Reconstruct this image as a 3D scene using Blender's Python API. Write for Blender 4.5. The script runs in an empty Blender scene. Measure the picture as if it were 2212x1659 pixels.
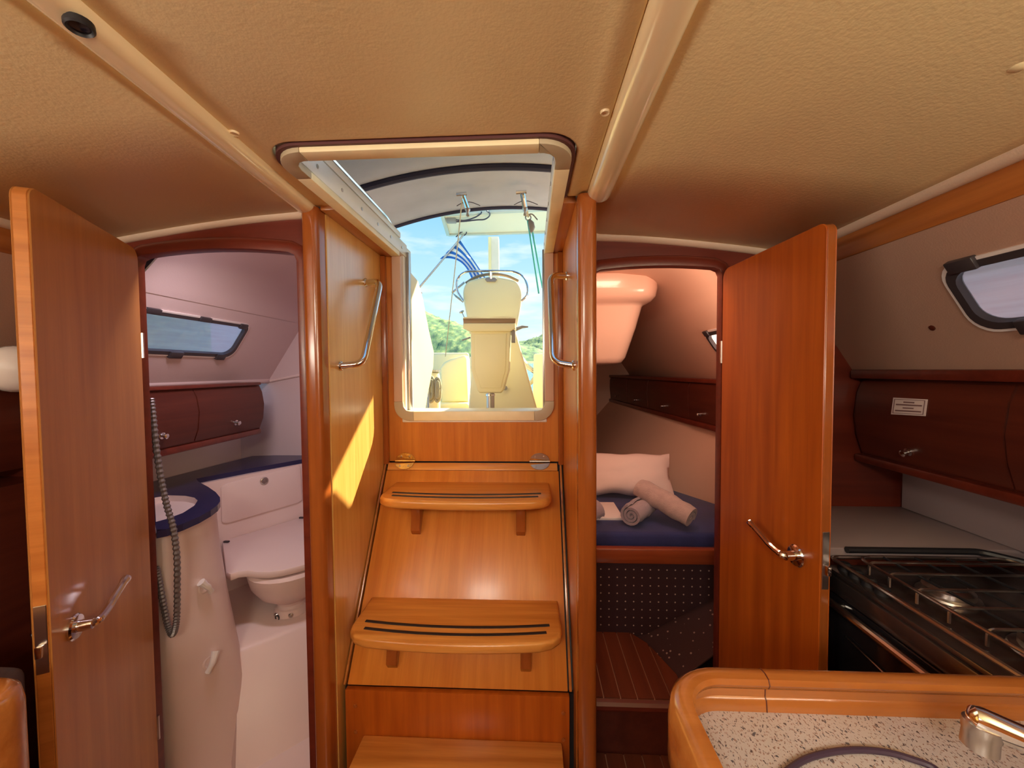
import bpy, bmesh, math, random
from mathutils import Vector, Matrix, noise

# ------------------------------------------------------------------ camera
# eye level is z = 0; X to the right, Y aft (away from the viewer), Z up; metres
F = 840.0
_d = Vector((179.0, 23800.0, 840.0)).normalized()          # gravity-down of the boat, in camera axes (x right, y down, z forward)
_a = Vector((40.0, 0.0, F)); _a = (_a - _d * _a.dot(_d)).normalized()
_x = _d.cross(_a).normalized()
AX = (_x, _a, -_d)
scene = bpy.context.scene
col = scene.collection
cam_data = bpy.data.cameras.new('camera')
cam_data.sensor_fit = 'HORIZONTAL'; cam_data.sensor_width = 36.0
cam_data.lens = 36.0 * F / 2212.0
cam_data.clip_start = 0.02; cam_data.clip_end = 5000
cam = bpy.data.objects.new('camera', cam_data); col.objects.link(cam)
R3 = Matrix(((AX[0].x, -AX[0].y, -AX[0].z), (AX[1].x, -AX[1].y, -AX[1].z), (AX[2].x, -AX[2].y, -AX[2].z)))
cam.matrix_world = R3.to_4x4()
scene.camera = cam

# ------------------------------------------------------------------ world, sun, daylight, exposure
SKY = 1.20
world = bpy.data.worlds.new('sky'); scene.world = world; world.use_nodes = True
nt = world.node_tree; nt.nodes.clear()
def wn(t, **k):
    n = nt.nodes.new(t)
    for a, b in k.items(): setattr(n, a, b)
    return n
tc = wn('ShaderNodeTexCoord'); sep = wn('ShaderNodeSeparateXYZ'); nt.links.new(tc.outputs['Generated'], sep.inputs[0])
ramp = wn('ShaderNodeValToRGB')
e = ramp.color_ramp.elements
e[0].position = 0.0; e[0].color = (0.70, 0.74, 0.75, 1)
e[1].position = 1.0; e[1].color = (0.08, 0.24, 0.52, 1)
m = e.new(0.10); m.color = (0.46, 0.64, 0.72, 1)
m = e.new(0.40); m.color = (0.17, 0.41, 0.63, 1)
nt.links.new(sep.outputs['Z'], ramp.inputs['Fac'])
mp = wn('ShaderNodeMapping'); mp.inputs['Scale'].default_value = (3, 3, 14); nt.links.new(tc.outputs['Generated'], mp.inputs['Vector'])
nz = wn('ShaderNodeTexNoise'); nz.inputs['Scale'].default_value = 1.6; nz.inputs['Detail'].default_value = 6
nt.links.new(mp.outputs[0], nz.inputs['Vector'])
cr = wn('ShaderNodeValToRGB'); cr.color_ramp.elements[0].position = 0.50; cr.color_ramp.elements[1].position = 0.72
nt.links.new(nz.outputs['Fac'], cr.inputs['Fac'])
mx = wn('ShaderNodeMixRGB'); mx.inputs['Color2'].default_value = (0.74, 0.74, 0.76, 1)
mul = wn('ShaderNodeMath', operation='MULTIPLY'); mul.inputs[1].default_value = 0.75
nt.links.new(cr.outputs['Color'], mul.inputs[0]); nt.links.new(mul.outputs[0], mx.inputs['Fac'])
nt.links.new(ramp.outputs['Color'], mx.inputs['Color1'])
bg = wn('ShaderNodeBackground'); bg.inputs['Strength'].default_value = SKY
wo = wn('ShaderNodeOutputWorld')
nt.links.new(mx.outputs['Color'], bg.inputs['Color']); nt.links.new(bg.outputs[0], wo.inputs[0])

def lamp(name, kind, loc, direction, energy, color, size=None, size_y=None, spread=None):
    d = bpy.data.lights.new(name, kind); d.energy = energy; d.color = color
    if kind == 'AREA':
        d.shape = 'RECTANGLE'; d.size = size; d.size_y = size_y or size
        if spread: d.spread = spread
    o = bpy.data.objects.new(name, d); col.objects.link(o); o.location = loc
    o.rotation_euler = Vector(direction).normalized().to_track_quat('-Z', 'Y').to_euler()
    return o
SUN_DIR = Vector((-1.0, -1.2, -1.16))
s = lamp('sun', 'SUN', (3, 6, 5), SUN_DIR, 12.6, (1.0, 0.86, 0.56)); s.data.angle = math.radians(0.6)
# daylight coming in through the deck hatch and the side windows of the saloon behind the viewer
lamp('saloon_hatch_daylight', 'AREA', (-0.21, -0.75, 0.44), (0, 0.45, -1), 21, (1.0, 0.90, 0.74), 0.5, 0.5)
lamp('saloon_window_daylight_starboard', 'AREA', (0.80, -0.55, 0.13), (-1, 0.35, 1.0), 12, (1.0, 0.86, 0.62), 0.9, 0.16)
lamp('saloon_window_daylight_port', 'AREA', (-1.22, -0.55, 0.13), (1, 0.35, 1.0), 12, (1.0, 0.87, 0.70), 0.9, 0.16)
# daylight through the deck hatches of the two aft compartments
lamp('head_hatch_daylight', 'AREA', (-0.95, 1.15, 0.395), (-0.10, 0.60, -1), 2.2, (1.0, 0.83, 0.88), 0.26, 0.09, 2.5)
lamp('aft_cabin_hatch_daylight', 'AREA', (0.42, 1.375, 0.385), (0.22, 0.75, -0.8), 1.5, (1.0, 0.58, 0.40), 0.22, 0.09)
lamp('aft_cabin_window_daylight', 'AREA', (0.74, 1.38, 0.10), (-0.62, 0.75, -0.1), 0.8, (1.0, 0.66, 0.48), 0.10, 0.14)
scene.view_settings.view_transform = 'Standard'
scene.view_settings.look = 'None'
scene.view_settings.exposure = 0.5
scene.view_settings.gamma = 1.0
scene.view_settings.use_curve_mapping = False
scene.cycles.max_bounces = 14; scene.cycles.diffuse_bounces = 7; scene.cycles.glossy_bounces = 5
scene.cycles.caustics_reflective = False; scene.cycles.caustics_refractive = False
scene.cycles.sample_clamp_indirect = 6.0

# ------------------------------------------------------------------ helpers
def U(px, py, X=None, Y=None, Z=None, plane=None):
    """point on the sight line of a photo pixel, at the given X, Y or Z, or on a plane (point, normal)"""
    p = Vector((px - 1106.0, py - 829.5, F))
    r = Vector((p.dot(AX[0]), p.dot(AX[1]), p.dot(AX[2])))
    if plane: t = plane[0].dot(plane[1]) / r.dot(plane[1])
    elif X is not None: t = X / r.x
    elif Y is not None: t = Y / r.y
    else: t = Z / r.z
    return r * t

class MB:
    def __init__(self): self.bm = bmesh.new()
    def merge(self, b):
        me = bpy.data.meshes.new('t'); b.to_mesh(me); b.free(); self.bm.from_mesh(me); bpy.data.meshes.remove(me); return self
    def hexa(self, p, bev=0, seg=2):
        b = bmesh.new(); v = [b.verts.new(q) for q in p]
        for f in ((3, 2, 1, 0), (4, 5, 6, 7), (0, 1, 5, 4), (1, 2, 6, 5), (2, 3, 7, 6), (3, 0, 4, 7)): b.faces.new([v[i] for i in f])
        bmesh.ops.recalc_face_normals(b, faces=b.faces)
        if bev: bmesh.ops.bevel(b, geom=b.edges[:], offset=bev, segments=seg, affect='EDGES', profile=0.5)
        return self.merge(b)
    def box(self, x0, x1, y0, y1, z0, z1, bev=0, seg=2):
        return self.hexa([(x0, y0, z0), (x1, y0, z0), (x1, y1, z0), (x0, y1, z0), (x0, y0, z1), (x1, y0, z1), (x1, y1, z1), (x0, y1, z1)], bev, seg)
    def prism(self, pts, vec, bev=0, seg=2):
        b = bmesh.new(); vec = Vector(vec)
        lo = [b.verts.new(Vector(q)) for q in pts]; hi = [b.verts.new(Vector(q) + vec) for q in pts]
        n = len(pts); f0 = b.faces.new(lo); f1 = b.faces.new(hi[::-1])
        for i in range(n): b.faces.new((lo[i], hi[i], hi[(i + 1) % n], lo[(i + 1) % n]))
        bmesh.ops.recalc_face_normals(b, faces=b.faces)
        if bev:
            es = list({ed for f in (f0, f1) for ed in f.edges})
            bmesh.ops.bevel(b, geom=es, offset=bev, segments=seg, affect='EDGES', profile=0.5)
        big = [f for f in b.faces if len(f.verts) > 4]
        bmesh.ops.triangulate(b, faces=big)
        return self.merge(b)
    def holed(self, outer, inner, vec):
        """flat plate with holes: outer loop and inner loops of 3-D points, thickened by vec"""
        b = bmesh.new(); es = []
        loops = [outer] + (inner if isinstance(inner[0][0], (tuple, list, Vector)) else [inner])
        for lp in loops:
            v = [b.verts.new(Vector(q)) for q in lp]
            for i in range(len(v)): es.append(b.edges.new((v[i], v[(i + 1) % len(v)])))
        bmesh.ops.triangle_fill(b, use_beauty=True, use_dissolve=False, edges=es)
        r = bmesh.ops.extrude_face_region(b, geom=b.faces[:])
        bmesh.ops.translate(b, vec=Vector(vec), verts=[g for g in r['geom'] if isinstance(g, bmesh.types.BMVert)])
        bmesh.ops.recalc_face_normals(b, faces=b.faces)
        return self.merge(b)
    def loft(self, rings, cap=True, close_path=False):
        b = bmesh.new(); R = [[b.verts.new(Vector(q)) for q in r] for r in rings]; n = len(rings[0])
        m = len(R) if close_path else len(R) - 1
        for k in range(m):
            A, B = R[k], R[(k + 1) % len(R)]
            for i in range(n): b.faces.new((A[i], A[(i + 1) % n], B[(i + 1) % n], B[i]))
        if cap and not close_path:
            b.faces.new(R[0][::-1]); b.faces.new(R[-1])
        bmesh.ops.recalc_face_normals(b, faces=b.faces)
        return self.merge(b)
    def sheet(self, rows, thick=0.0):
        """open grid of points; thickened along its normals when thick is given"""
        b = bmesh.new(); G = [[b.verts.new(Vector(q)) for q in r] for r in rows]
        for k in range(len(G) - 1):
            for i in range(len(G[0]) - 1): b.faces.new((G[k][i], G[k][i + 1], G[k + 1][i + 1], G[k + 1][i]))
        if thick:
            bmesh.ops.recalc_face_normals(b, faces=b.faces)
            bmesh.ops.solidify(b, geom=b.faces[:], thickness=thick)
            bmesh.ops.recalc_face_normals(b, faces=b.faces)
        return self.merge(b)
    def tube(self, path, r, seg=8, closed=False):
        P = [Vector(q) for q in path]; n = len(P); rings = []
        rr = r if isinstance(r, (list, tuple)) else [r] * n
        prev = None
        for i in range(n):
            if closed: t = (P[(i + 1) % n] - P[i - 1])
            else: t = P[min(i + 1, n - 1)] - P[max(i - 1, 0)]
            t.normalize()
            if prev is None:
                u = t.orthogonal().normalized()
            else:
                u = (prev - t * prev.dot(t)).normalized()
            prev = u; v = t.cross(u)
            rings.append([P[i] + (u * math.cos(2 * math.pi * k / seg) + v * math.sin(2 * math.pi * k / seg)) * rr[i] for k in range(seg)])
        return self.loft(rings, True, closed)
    def lathe(self, prof, origin, axis, seg=20):
        o = Vector(origin); ax = Vector(axis).normalized(); u = ax.orthogonal().normalized(); v = ax.cross(u)
        return self.loft([[o + ax * h + (u * math.cos(2 * math.pi * k / seg) + v * math.sin(2 * math.pi * k / seg)) * max(r, 1e-4) for k in range(seg)] for r, h in prof])
    def sweep(self, prof, path, closed=False):
        """profile (side, up) carried along a path that lies flat in XY; side = to the left of travel"""
        P = [Vector(q) for q in path]; n = len(P); rings = []
        for i in range(n):
            if closed: a, c = P[i] - P[i - 1], P[(i + 1) % n] - P[i]
            else: a, c = P[i] - P[max(i - 1, 0)], P[min(i + 1, n - 1)] - P[i]
            if a.length < 1e-9: a = c
            if c.length < 1e-9: c = a
            a = a.normalized(); c = c.normalized()
            na = Vector((-a.y, a.x, 0)); nc = Vector((-c.y, c.x, 0)); nn = (na + nc); nn.normalize(); k = 1 / max(0.5, nn.dot(na))
            rings.append([P[i] + nn * (s_ * k) + Vector((0, 0, h)) for s_, h in prof])
        return self.loft(rings, True, closed)
    def build(self, name, mat, parent=None, label=None, cat=None, group=None, kind=None, sharp=35, smooth=True):
        bm = self.bm
        bmesh.ops.remove_doubles(bm, verts=bm.verts, dist=1e-6)
        lim = math.radians(sharp)
        for f in bm.faces: f.smooth = smooth
        for ed in bm.edges:
            if len(ed.link_faces) == 2 and ed.calc_face_angle(0) > lim: ed.smooth = False
        me = bpy.data.meshes.new(name); bm.to_mesh(me); bm.free()
        if mat is not None:
            for mm in (mat if isinstance(mat, list) else [mat]): me.materials.append(mm)
        o = bpy.data.objects.new(name, me); col.objects.link(o)
        if parent: o.parent = parent
        return tag(o, label, cat, group, kind)

def tag(o, label=None, cat=None, group=None, kind=None):
    if label: o['label'] = label
    if cat: o['category'] = cat
    if group: o['group'] = group
    if kind: o['kind'] = kind
    return o
def thing(name, label=None, cat=None, group=None, loc=(0, 0, 0), rz=0.0, kind=None):
    o = bpy.data.objects.new(name, None); col.objects.link(o); o.empty_display_size = 0.05
    o.location = loc; o.rotation_euler = (0, 0, rz)
    return tag(o, label, cat, group, kind)
def arc(cx, cy, r, a0, a1, n=6):
    return [(cx + r * math.cos(math.radians(a0 + (a1 - a0) * i / n)), cy + r * math.sin(math.radians(a0 + (a1 - a0) * i / n))) for i in range(n + 1)]
def rrect(x0, x1, y0, y1, r, n=5):
    rs = r if isinstance(r, (list, tuple)) else [r] * 4      # corners: x1y1, x0y1, x0y0, x1y0
    return arc(x1 - rs[0], y1 - rs[0], rs[0], 0, 90, n) + arc(x0 + rs[1], y1 - rs[1], rs[1], 90, 180, n) + arc(x0 + rs[2], y0 + rs[2], rs[2], 180, 270, n) + arc(x1 - rs[3], y0 + rs[3], rs[3], 270, 360, n)
def spline(pts, n=6):
    P = [Vector(p) for p in pts]; out = []
    for i in range(len(P) - 1):
        p0, p1, p2, p3 = P[max(i - 1, 0)], P[i], P[i + 1], P[min(i + 2, len(P) - 1)]
        for k in range(n):
            t = k / n
            out.append(0.5 * ((2 * p1) + (p2 - p0) * t + (2 * p0 - 5 * p1 + 4 * p2 - p3) * t * t + (3 * p1 - p0 - 3 * p2 + p3) * t ** 3))
    out.append(P[-1]); return out
def fillet(pts, r, n=5):
    """polyline with rounded inner corners"""
    P = [Vector(p) for p in pts]; out = [P[0]]
    for i in range(1, len(P) - 1):
        a = (P[i - 1] - P[i]); b = (P[i + 1] - P[i]); q = min(r, a.length * 0.49, b.length * 0.49)
        A = P[i] + a.normalized() * q; B = P[i] + b.normalized() * q
        for k in range(n + 1):
            t = k / n; out.append(A * (1 - t) ** 2 + P[i] * 2 * t * (1 - t) + B * t * t)
    out.append(P[-1]); return out
def ring(mb, outer, inner, f, h0, h1):
    """frame between two loops with the same number of points; f maps (a, b, h) to 3-D"""
    n = len(outer)
    mb.loft([[f(*outer[i], h0) for i in range(n)], [f(*outer[i], h1) for i in range(n)], [f(*inner[i], h1) for i in range(n)], [f(*inner[i], h0) for i in range(n)]], False, True)
    return mb

# ------------------------------------------------------------------ materials
def new_mat(name):
    m = bpy.data.materials.new(name); m.use_nodes = True; t = m.node_tree
    return m, t, t.nodes['Principled BSDF']
def plain(name, c, rough=0.5, metal=0.0, bump=0.0, bscale=60.0, var=0.0, vscale=4.0, coat=0.0, spec=0.5, sheen=0.0):
    m, t, b = new_mat(name)
    b.inputs['Base Color'].default_value = (*c, 1); b.inputs['Roughness'].default_value = rough; b.inputs['Metallic'].default_value = metal
    b.inputs['Coat Weight'].default_value = coat; b.inputs['Specular IOR Level'].default_value = spec
    if sheen: b.inputs['Sheen Weight'].default_value = sheen
    tc = t.nodes.new('ShaderNodeTexCoord')
    if bump:
        n = t.nodes.new('ShaderNodeTexNoise'); n.inputs['Scale'].default_value = bscale; n.inputs['Detail'].default_value = 4
        t.links.new(tc.outputs['Object'], n.inputs['Vector'])
        bp = t.nodes.new('ShaderNodeBump'); bp.inputs['Strength'].default_value = bump; bp.inputs['Distance'].default_value = 0.004
        t.links.new(n.outputs['Fac'], bp.inputs['Height']); t.links.new(bp.outputs[0], b.inputs['Normal'])
    if var:
        n = t.nodes.new('ShaderNodeTexNoise'); n.inputs['Scale'].default_value = vscale; n.inputs['Detail'].default_value = 5
        t.links.new(tc.outputs['Object'], n.inputs['Vector'])
        r = t.nodes.new('ShaderNodeValToRGB'); r.color_ramp.elements[0].position = 0.3; r.color_ramp.elements[1].position = 0.7
        r.color_ramp.elements[0].color = (*[q * (1 - var) for q in c], 1); r.color_ramp.elements[1].color = (*[min(1, q * (1 + var)) for q in c], 1)
        t.links.new(n.outputs['Fac'], r.inputs['Fac']); t.links.new(r.outputs['Color'], b.inputs['Base Color'])
    return m
def wood(name, c, c2, axis='Z', rough=0.32, scale=1.0, coat=0.25):
    m, t, b = new_mat(name)
    tc = t.nodes.new('ShaderNodeTexCoord'); mp = t.nodes.new('ShaderNodeMapping')
    k = {'X': (2, 38, 38), 'Y': (38, 2, 38), 'Z': (38, 38, 2), 'YZ': (38, 2, 2)}[axis]
    mp.inputs['Scale'].default_value = tuple(q * scale for q in k)
    t.links.new(tc.outputs['Object'], mp.inputs['Vector'])
    n = t.nodes.new('ShaderNodeTexNoise'); n.inputs['Scale'].default_value = 1.0; n.inputs['Detail'].default_value = 6; n.inputs['Distortion'].default_value = 0.6
    t.links.new(mp.outputs[0], n.inputs['Vector'])
    r = t.nodes.new('ShaderNodeValToRGB'); r.color_ramp.elements[0].position = 0.30; r.color_ramp.elements[1].position = 0.70
    r.color_ramp.elements[0].color = (*c2, 1); r.color_ramp.elements[1].color = (*c, 1)
    t.links.new(n.outputs['Fac'], r.inputs['Fac'])
    n2 = t.nodes.new('ShaderNodeTexNoise'); n2.inputs['Scale'].default_value = 5.0; n2.inputs['Detail'].default_value = 8; n2.inputs['Roughness'].default_value = 0.7
    t.links.new(mp.outputs[0], n2.inputs['Vector'])
    mxn = t.nodes.new('ShaderNodeMixRGB'); mxn.blend_type = 'MULTIPLY'; mxn.inputs['Fac'].default_value = 0.28
    t.links.new(r.outputs['Color'], mxn.inputs['Color1']); t.links.new(n2.outputs['Fac'], mxn.inputs['Color2'])
    t.links.new(mxn.outputs['Color'], b.inputs['Base Color'])
    b.inputs['Roughness'].default_value = rough; b.inputs['Coat Weight'].default_value = coat; b.inputs['Coat Roughness'].default_value = 0.18
    bp = t.nodes.new('ShaderNodeBump'); bp.inputs['Strength'].default_value = 0.05; bp.inputs['Distance'].default_value = 0.002
    t.links.new(n2.outputs['Fac'], bp.inputs['Height']); t.links.new(bp.outputs[0], b.inputs['Normal'])
    return m
TEAK, TEAK2 = (0.72, 0.25, 0.035), (0.54, 0.155, 0.018)
W_Z = wood('teak_veneer_upright', TEAK, TEAK2, 'Z')
W_SLOPE = wood('teak_veneer_sloping', (0.74, 0.27, 0.04), (0.60, 0.185, 0.022), 'YZ')
W_X = wood('teak_solid_crosswise', (0.84, 0.38, 0.09), (0.60, 0.21, 0.036), 'X', 0.28)
W_Y = wood('teak_solid_lengthwise', (0.60, 0.22, 0.05), (0.42, 0.13, 0.025), 'Y')
W_PIL = wood('varnished_post_wood', (0.42, 0.115, 0.022), (0.30, 0.075, 0.014), 'Z', 0.2, 0.6, 0.5)
W_DOOR = wood('door_veneer', (0.58, 0.140, 0.014), (0.38, 0.076, 0.008), 'Z', 0.3, 0.8)
W_DOORL = wood('door_veneer_pale', (0.60, 0.255, 0.065), (0.47, 0.18, 0.042), 'Z', 0.38, 0.7)
W_BULK = wood('bulkhead_mahogany', (0.19, 0.030, 0.015), (0.125, 0.019, 0.010), 'X', 0.35, 0.7)
W_DARK = wood('locker_mahogany', (0.125, 0.024, 0.012), (0.08, 0.014, 0.008), 'Y', 0.4, 0.7)
W_FID = wood('fiddle_rail_wood', (0.56, 0.215, 0.052), (0.42, 0.14, 0.03), 'X', 0.16, 0.6, 0.6)
W_SOLE = wood('sole_boards', (0.20, 0.045, 0.018), (0.13, 0.028, 0.012), 'Y', 0.3, 0.8)
HOLLY = plain('pale_seam', (0.42, 0.20, 0.12), 0.5)
VINYL = plain('cream_vinyl', (0.80, 0.655, 0.375), 0.42, bump=0.15, bscale=150, var=0.04, vscale=3)
VINYL_S = plain('cream_vinyl_padded', (0.66, 0.52, 0.40), 0.5, bump=0.10, bscale=220)
GLOSS = plain('cream_gloss_plastic', (0.86, 0.72, 0.47), 0.16, coat=0.4)
LINING = plain('side_lining', (0.44, 0.28, 0.21), 0.6, bump=0.1, bscale=300)
HEADWHITE = plain('moulded_white', (0.74, 0.60, 0.58), 0.38)
HEADLIN = plain('head_lining', (0.64, 0.51, 0.52), 0.55, bump=0.08, bscale=300)
SALMON = plain('aft_cabin_lining', (0.74, 0.50, 0.38), 0.5, bump=0.06, bscale=200)
MOULD = plain('aft_cabin_moulding', (0.82, 0.56, 0.44), 0.22, coat=0.3)
NAVY = plain('navy_laminate', (0.022, 0.022, 0.075), 0.22)
NAVYCLOTH = plain('navy_upholstery', (0.020, 0.026, 0.13), 0.8, bump=0.25, bscale=180, var=0.2, vscale=9, sheen=0.2)
CHROME = plain('polished_steel', (0.80, 0.80, 0.82), 0.09, 1.0)
STEEL = plain('brushed_steel', (0.55, 0.52, 0.50), 0.28, 1.0)
BRASS = plain('brass', (0.80, 0.58, 0.22), 0.25, 1.0, bump=0.3, bscale=90)
BLACK = plain('black_rubber', (0.012, 0.012, 0.016), 0.5)
BLACKG = plain('black_gloss', (0.015, 0.013, 0.016), 0.1)
ENAMEL = plain('stove_steel', (0.16, 0.13, 0.13), 0.22, 0.85)
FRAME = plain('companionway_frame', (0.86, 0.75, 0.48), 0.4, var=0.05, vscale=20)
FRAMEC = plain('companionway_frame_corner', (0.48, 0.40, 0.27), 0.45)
GELCOAT = plain('white_gelcoat', (0.80, 0.80, 0.76), 0.3, var=0.04, vscale=8)
CREAM = plain('cream_gelcoat', (0.92, 0.84, 0.50), 0.35)
CREAM2 = plain('cream_gelcoat_pale', (0.88, 0.81, 0.52), 0.4)
DODGER = plain('grey_canvas', (0.45, 0.46, 0.52), 0.9, bump=0.25, bscale=300, var=0.06, vscale=6)
DODGER_D = plain('dark_blue_canvas', (0.035, 0.035, 0.075), 0.8)
PLASTIC_D = plain('dark_latch_plastic', (0.045, 0.038, 0.045), 0.35)
GREYP = plain('grey_plastic', (0.30, 0.28, 0.27), 0.5)
WHITEP = plain('white_plastic', (0.80, 0.76, 0.76), 0.35)
PILLOW = plain('white_cotton', (0.82, 0.64, 0.60), 0.85, bump=0.1, bscale=30)
TOWEL = plain('beige_towelling', (0.52, 0.37, 0.35), 0.95, bump=0.8, bscale=260, var=0.1, vscale=40, sheen=0.3)
TOWEL2 = plain('mauve_towelling', (0.40, 0.31, 0.36), 0.95, bump=0.7, bscale=260, sheen=0.3)
WHITECLOTH = plain('white_sheet', (0.80, 0.72, 0.72), 0.9)
TEAL = plain('teal_rope', (0.10, 0.60, 0.66), 0.8, bump=0.4, bscale=400)
ROPE = plain('pale_rope', (0.62, 0.58, 0.42), 0.8)
HOSE = plain('dull_hose_metal', (0.22, 0.20, 0.21), 0.45, 0.6)
CABLE = plain('dark_cable', (0.05, 0.03, 0.06), 0.4)
GAP_SHADE = plain('dark_red_gap_shade', (0.10, 0.03, 0.03), 0.6)  # stands for the shadow in the gap above the hanging hatch frame
BLUE = plain('flag_blue', (0.02, 0.16, 0.62), 0.8)
FWHITE = plain('flag_white', (0.85, 0.88, 0.92), 0.8)
COUNTER = plain('worktop_laminate', (0.34, 0.27, 0.28), 0.45)
PAPER = plain('paper_label', (0.72, 0.60, 0.58), 0.6)
INK = plain('printed_ink', (0.20, 0.10, 0.10), 0.7)
TEAKDECK = wood('cockpit_teak', (0.50, 0.33, 0.17), (0.38, 0.24, 0.12), 'Y', 0.7, 1.0, 0)

def speckle():
    m, t, b = new_mat('speckled_laminate')
    tc = t.nodes.new('ShaderNodeTexCoord')
    base = None
    def dots(scale, pos, rand_col, prev, seed):
        mp = t.nodes.new('ShaderNodeMapping'); mp.inputs['Location'].default_value = (seed, seed * 2, 0); mp.inputs['Scale'].default_value = (scale * 1.25, scale * 0.75, 0.001)
        t.links.new(tc.outputs['Object'], mp.inputs['Vector'])
        n = t.nodes.new('ShaderNodeTexNoise'); n.inputs['Scale'].default_value = 1.0; n.inputs['Detail'].default_value = 2; n.inputs['Distortion'].default_value = 0.3
        t.links.new(mp.outputs[0], n.inputs['Vector'])
        r = t.nodes.new('ShaderNodeValToRGB'); r.color_ramp.elements[0].position = pos; r.color_ramp.elements[1].position = pos + 0.02
        t.links.new(n.outputs['Fac'], r.inputs['Fac'])
        x = t.nodes.new('ShaderNodeMixRGB'); x.inputs['Color2'].default_value = (*rand_col, 1)
        t.links.new(r.outputs['Color'], x.inputs['Fac'])
        if prev is None: x.inputs['Color1'].default_value = (0.53, 0.49, 0.51, 1)
        else: t.links.new(prev.outputs['Color'], x.inputs['Color1'])
        return x
    x = dots(330, 0.60, (0.33, 0.22, 0.20), None, 3.1)
    x = dots(230, 0.625, (0.12, 0.09, 0.10), x, 7.7)
    x = dots(160, 0.655, (0.09, 0.09, 0.12), x, 1.3)
    t.links.new(x.outputs['Color'], b.inputs['Base Color']); b.inputs['Roughness'].default_value = 0.35
    return m
SPECK = speckle()
def carpet():
    m, t, b = new_mat('dotted_carpet')
    tc = t.nodes.new('ShaderNodeTexCoord'); mp = t.nodes.new('ShaderNodeMapping'); mp.inputs['Scale'].default_value = (31, 31, 31)
    t.links.new(tc.outputs['Object'], mp.inputs['Vector'])
    v = t.nodes.new('ShaderNodeTexVoronoi'); v.inputs['Randomness'].default_value = 0.0; v.inputs['Scale'].default_value = 1.0
    t.links.new(mp.outputs[0], v.inputs['Vector'])
    # grid dots in the X-Z plane
    sp = t.nodes.new('ShaderNodeSeparateXYZ'); t.links.new(mp.outputs[0], sp.inputs[0])
    def frac(o):
        f = t.nodes.new('ShaderNodeMath'); f.operation = 'FRACT'; t.links.new(o, f.inputs[0])
        s = t.nodes.new('ShaderNodeMath'); s.operation = 'SUBTRACT'; s.inputs[1].default_value = 0.5; t.links.new(f.outputs[0], s.inputs[0])
        q = t.nodes.new('ShaderNodeMath'); q.operation = 'MULTIPLY'; t.links.new(s.outputs[0], q.inputs[0]); t.links.new(s.outputs[0], q.inputs[1]); return q
    a = frac(sp.outputs['X']); c = frac(sp.outputs['Z'])
    ad = t.nodes.new('ShaderNodeMath'); ad.operation = 'ADD'; t.links.new(a.outputs[0], ad.inputs[0]); t.links.new(c.outputs[0], ad.inputs[1])
    lt = t.nodes.new('ShaderNodeMath'); lt.operation = 'LESS_THAN'; lt.inputs[1].default_value = 0.008; t.links.new(ad.outputs[0], lt.inputs[0])
    x = t.nodes.new('ShaderNodeMixRGB'); x.inputs['Color1'].default_value = (0.040, 0.012, 0.016, 1); x.inputs['Color2'].default_value = (0.50, 0.34, 0.28, 1)
    t.links.new(lt.outputs[0], x.inputs['Fac']); t.links.new(x.outputs['Color'], b.inputs['Base Color']); b.inputs['Roughness'].default_value = 0.95
    n = t.nodes.new('ShaderNodeTexNoise'); n.inputs['Scale'].default_value = 400; t.links.new(tc.outputs['Object'], n.inputs['Vector'])
    bp = t.nodes.new('ShaderNodeBump'); bp.inputs['Strength'].default_value = 0.5; bp.inputs['Distance'].default_value = 0.004
    t.links.new(n.outputs['Fac'], bp.inputs['Height']); t.links.new(bp.outputs[0], b.inputs['Normal'])
    return m
CARPET = carpet()
def carpet2():
    m, t, b = new_mat('speckled_carpet')
    tc = t.nodes.new('ShaderNodeTexCoord'); v = t.nodes.new('ShaderNodeTexVoronoi'); v.inputs['Scale'].default_value = 42; v.inputs['Randomness'].default_value = 0.8
    t.links.new(tc.outputs['Object'], v.inputs['Vector'])
    lt = t.nodes.new('ShaderNodeMath'); lt.operation = 'LESS_THAN'; lt.inputs[1].default_value = 0.16; t.links.new(v.outputs['Distance'], lt.inputs[0])
    x = t.nodes.new('ShaderNodeMixRGB'); x.inputs['Color1'].default_value = (0.050, 0.018, 0.020, 1); x.inputs['Color2'].default_value = (0.34, 0.22, 0.19, 1)
    t.links.new(lt.outputs[0], x.inputs['Fac']); t.links.new(x.outputs['Color'], b.inputs['Base Color']); b.inputs['Roughness'].default_value = 0.95
    return m
CARPET2 = carpet2()
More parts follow.
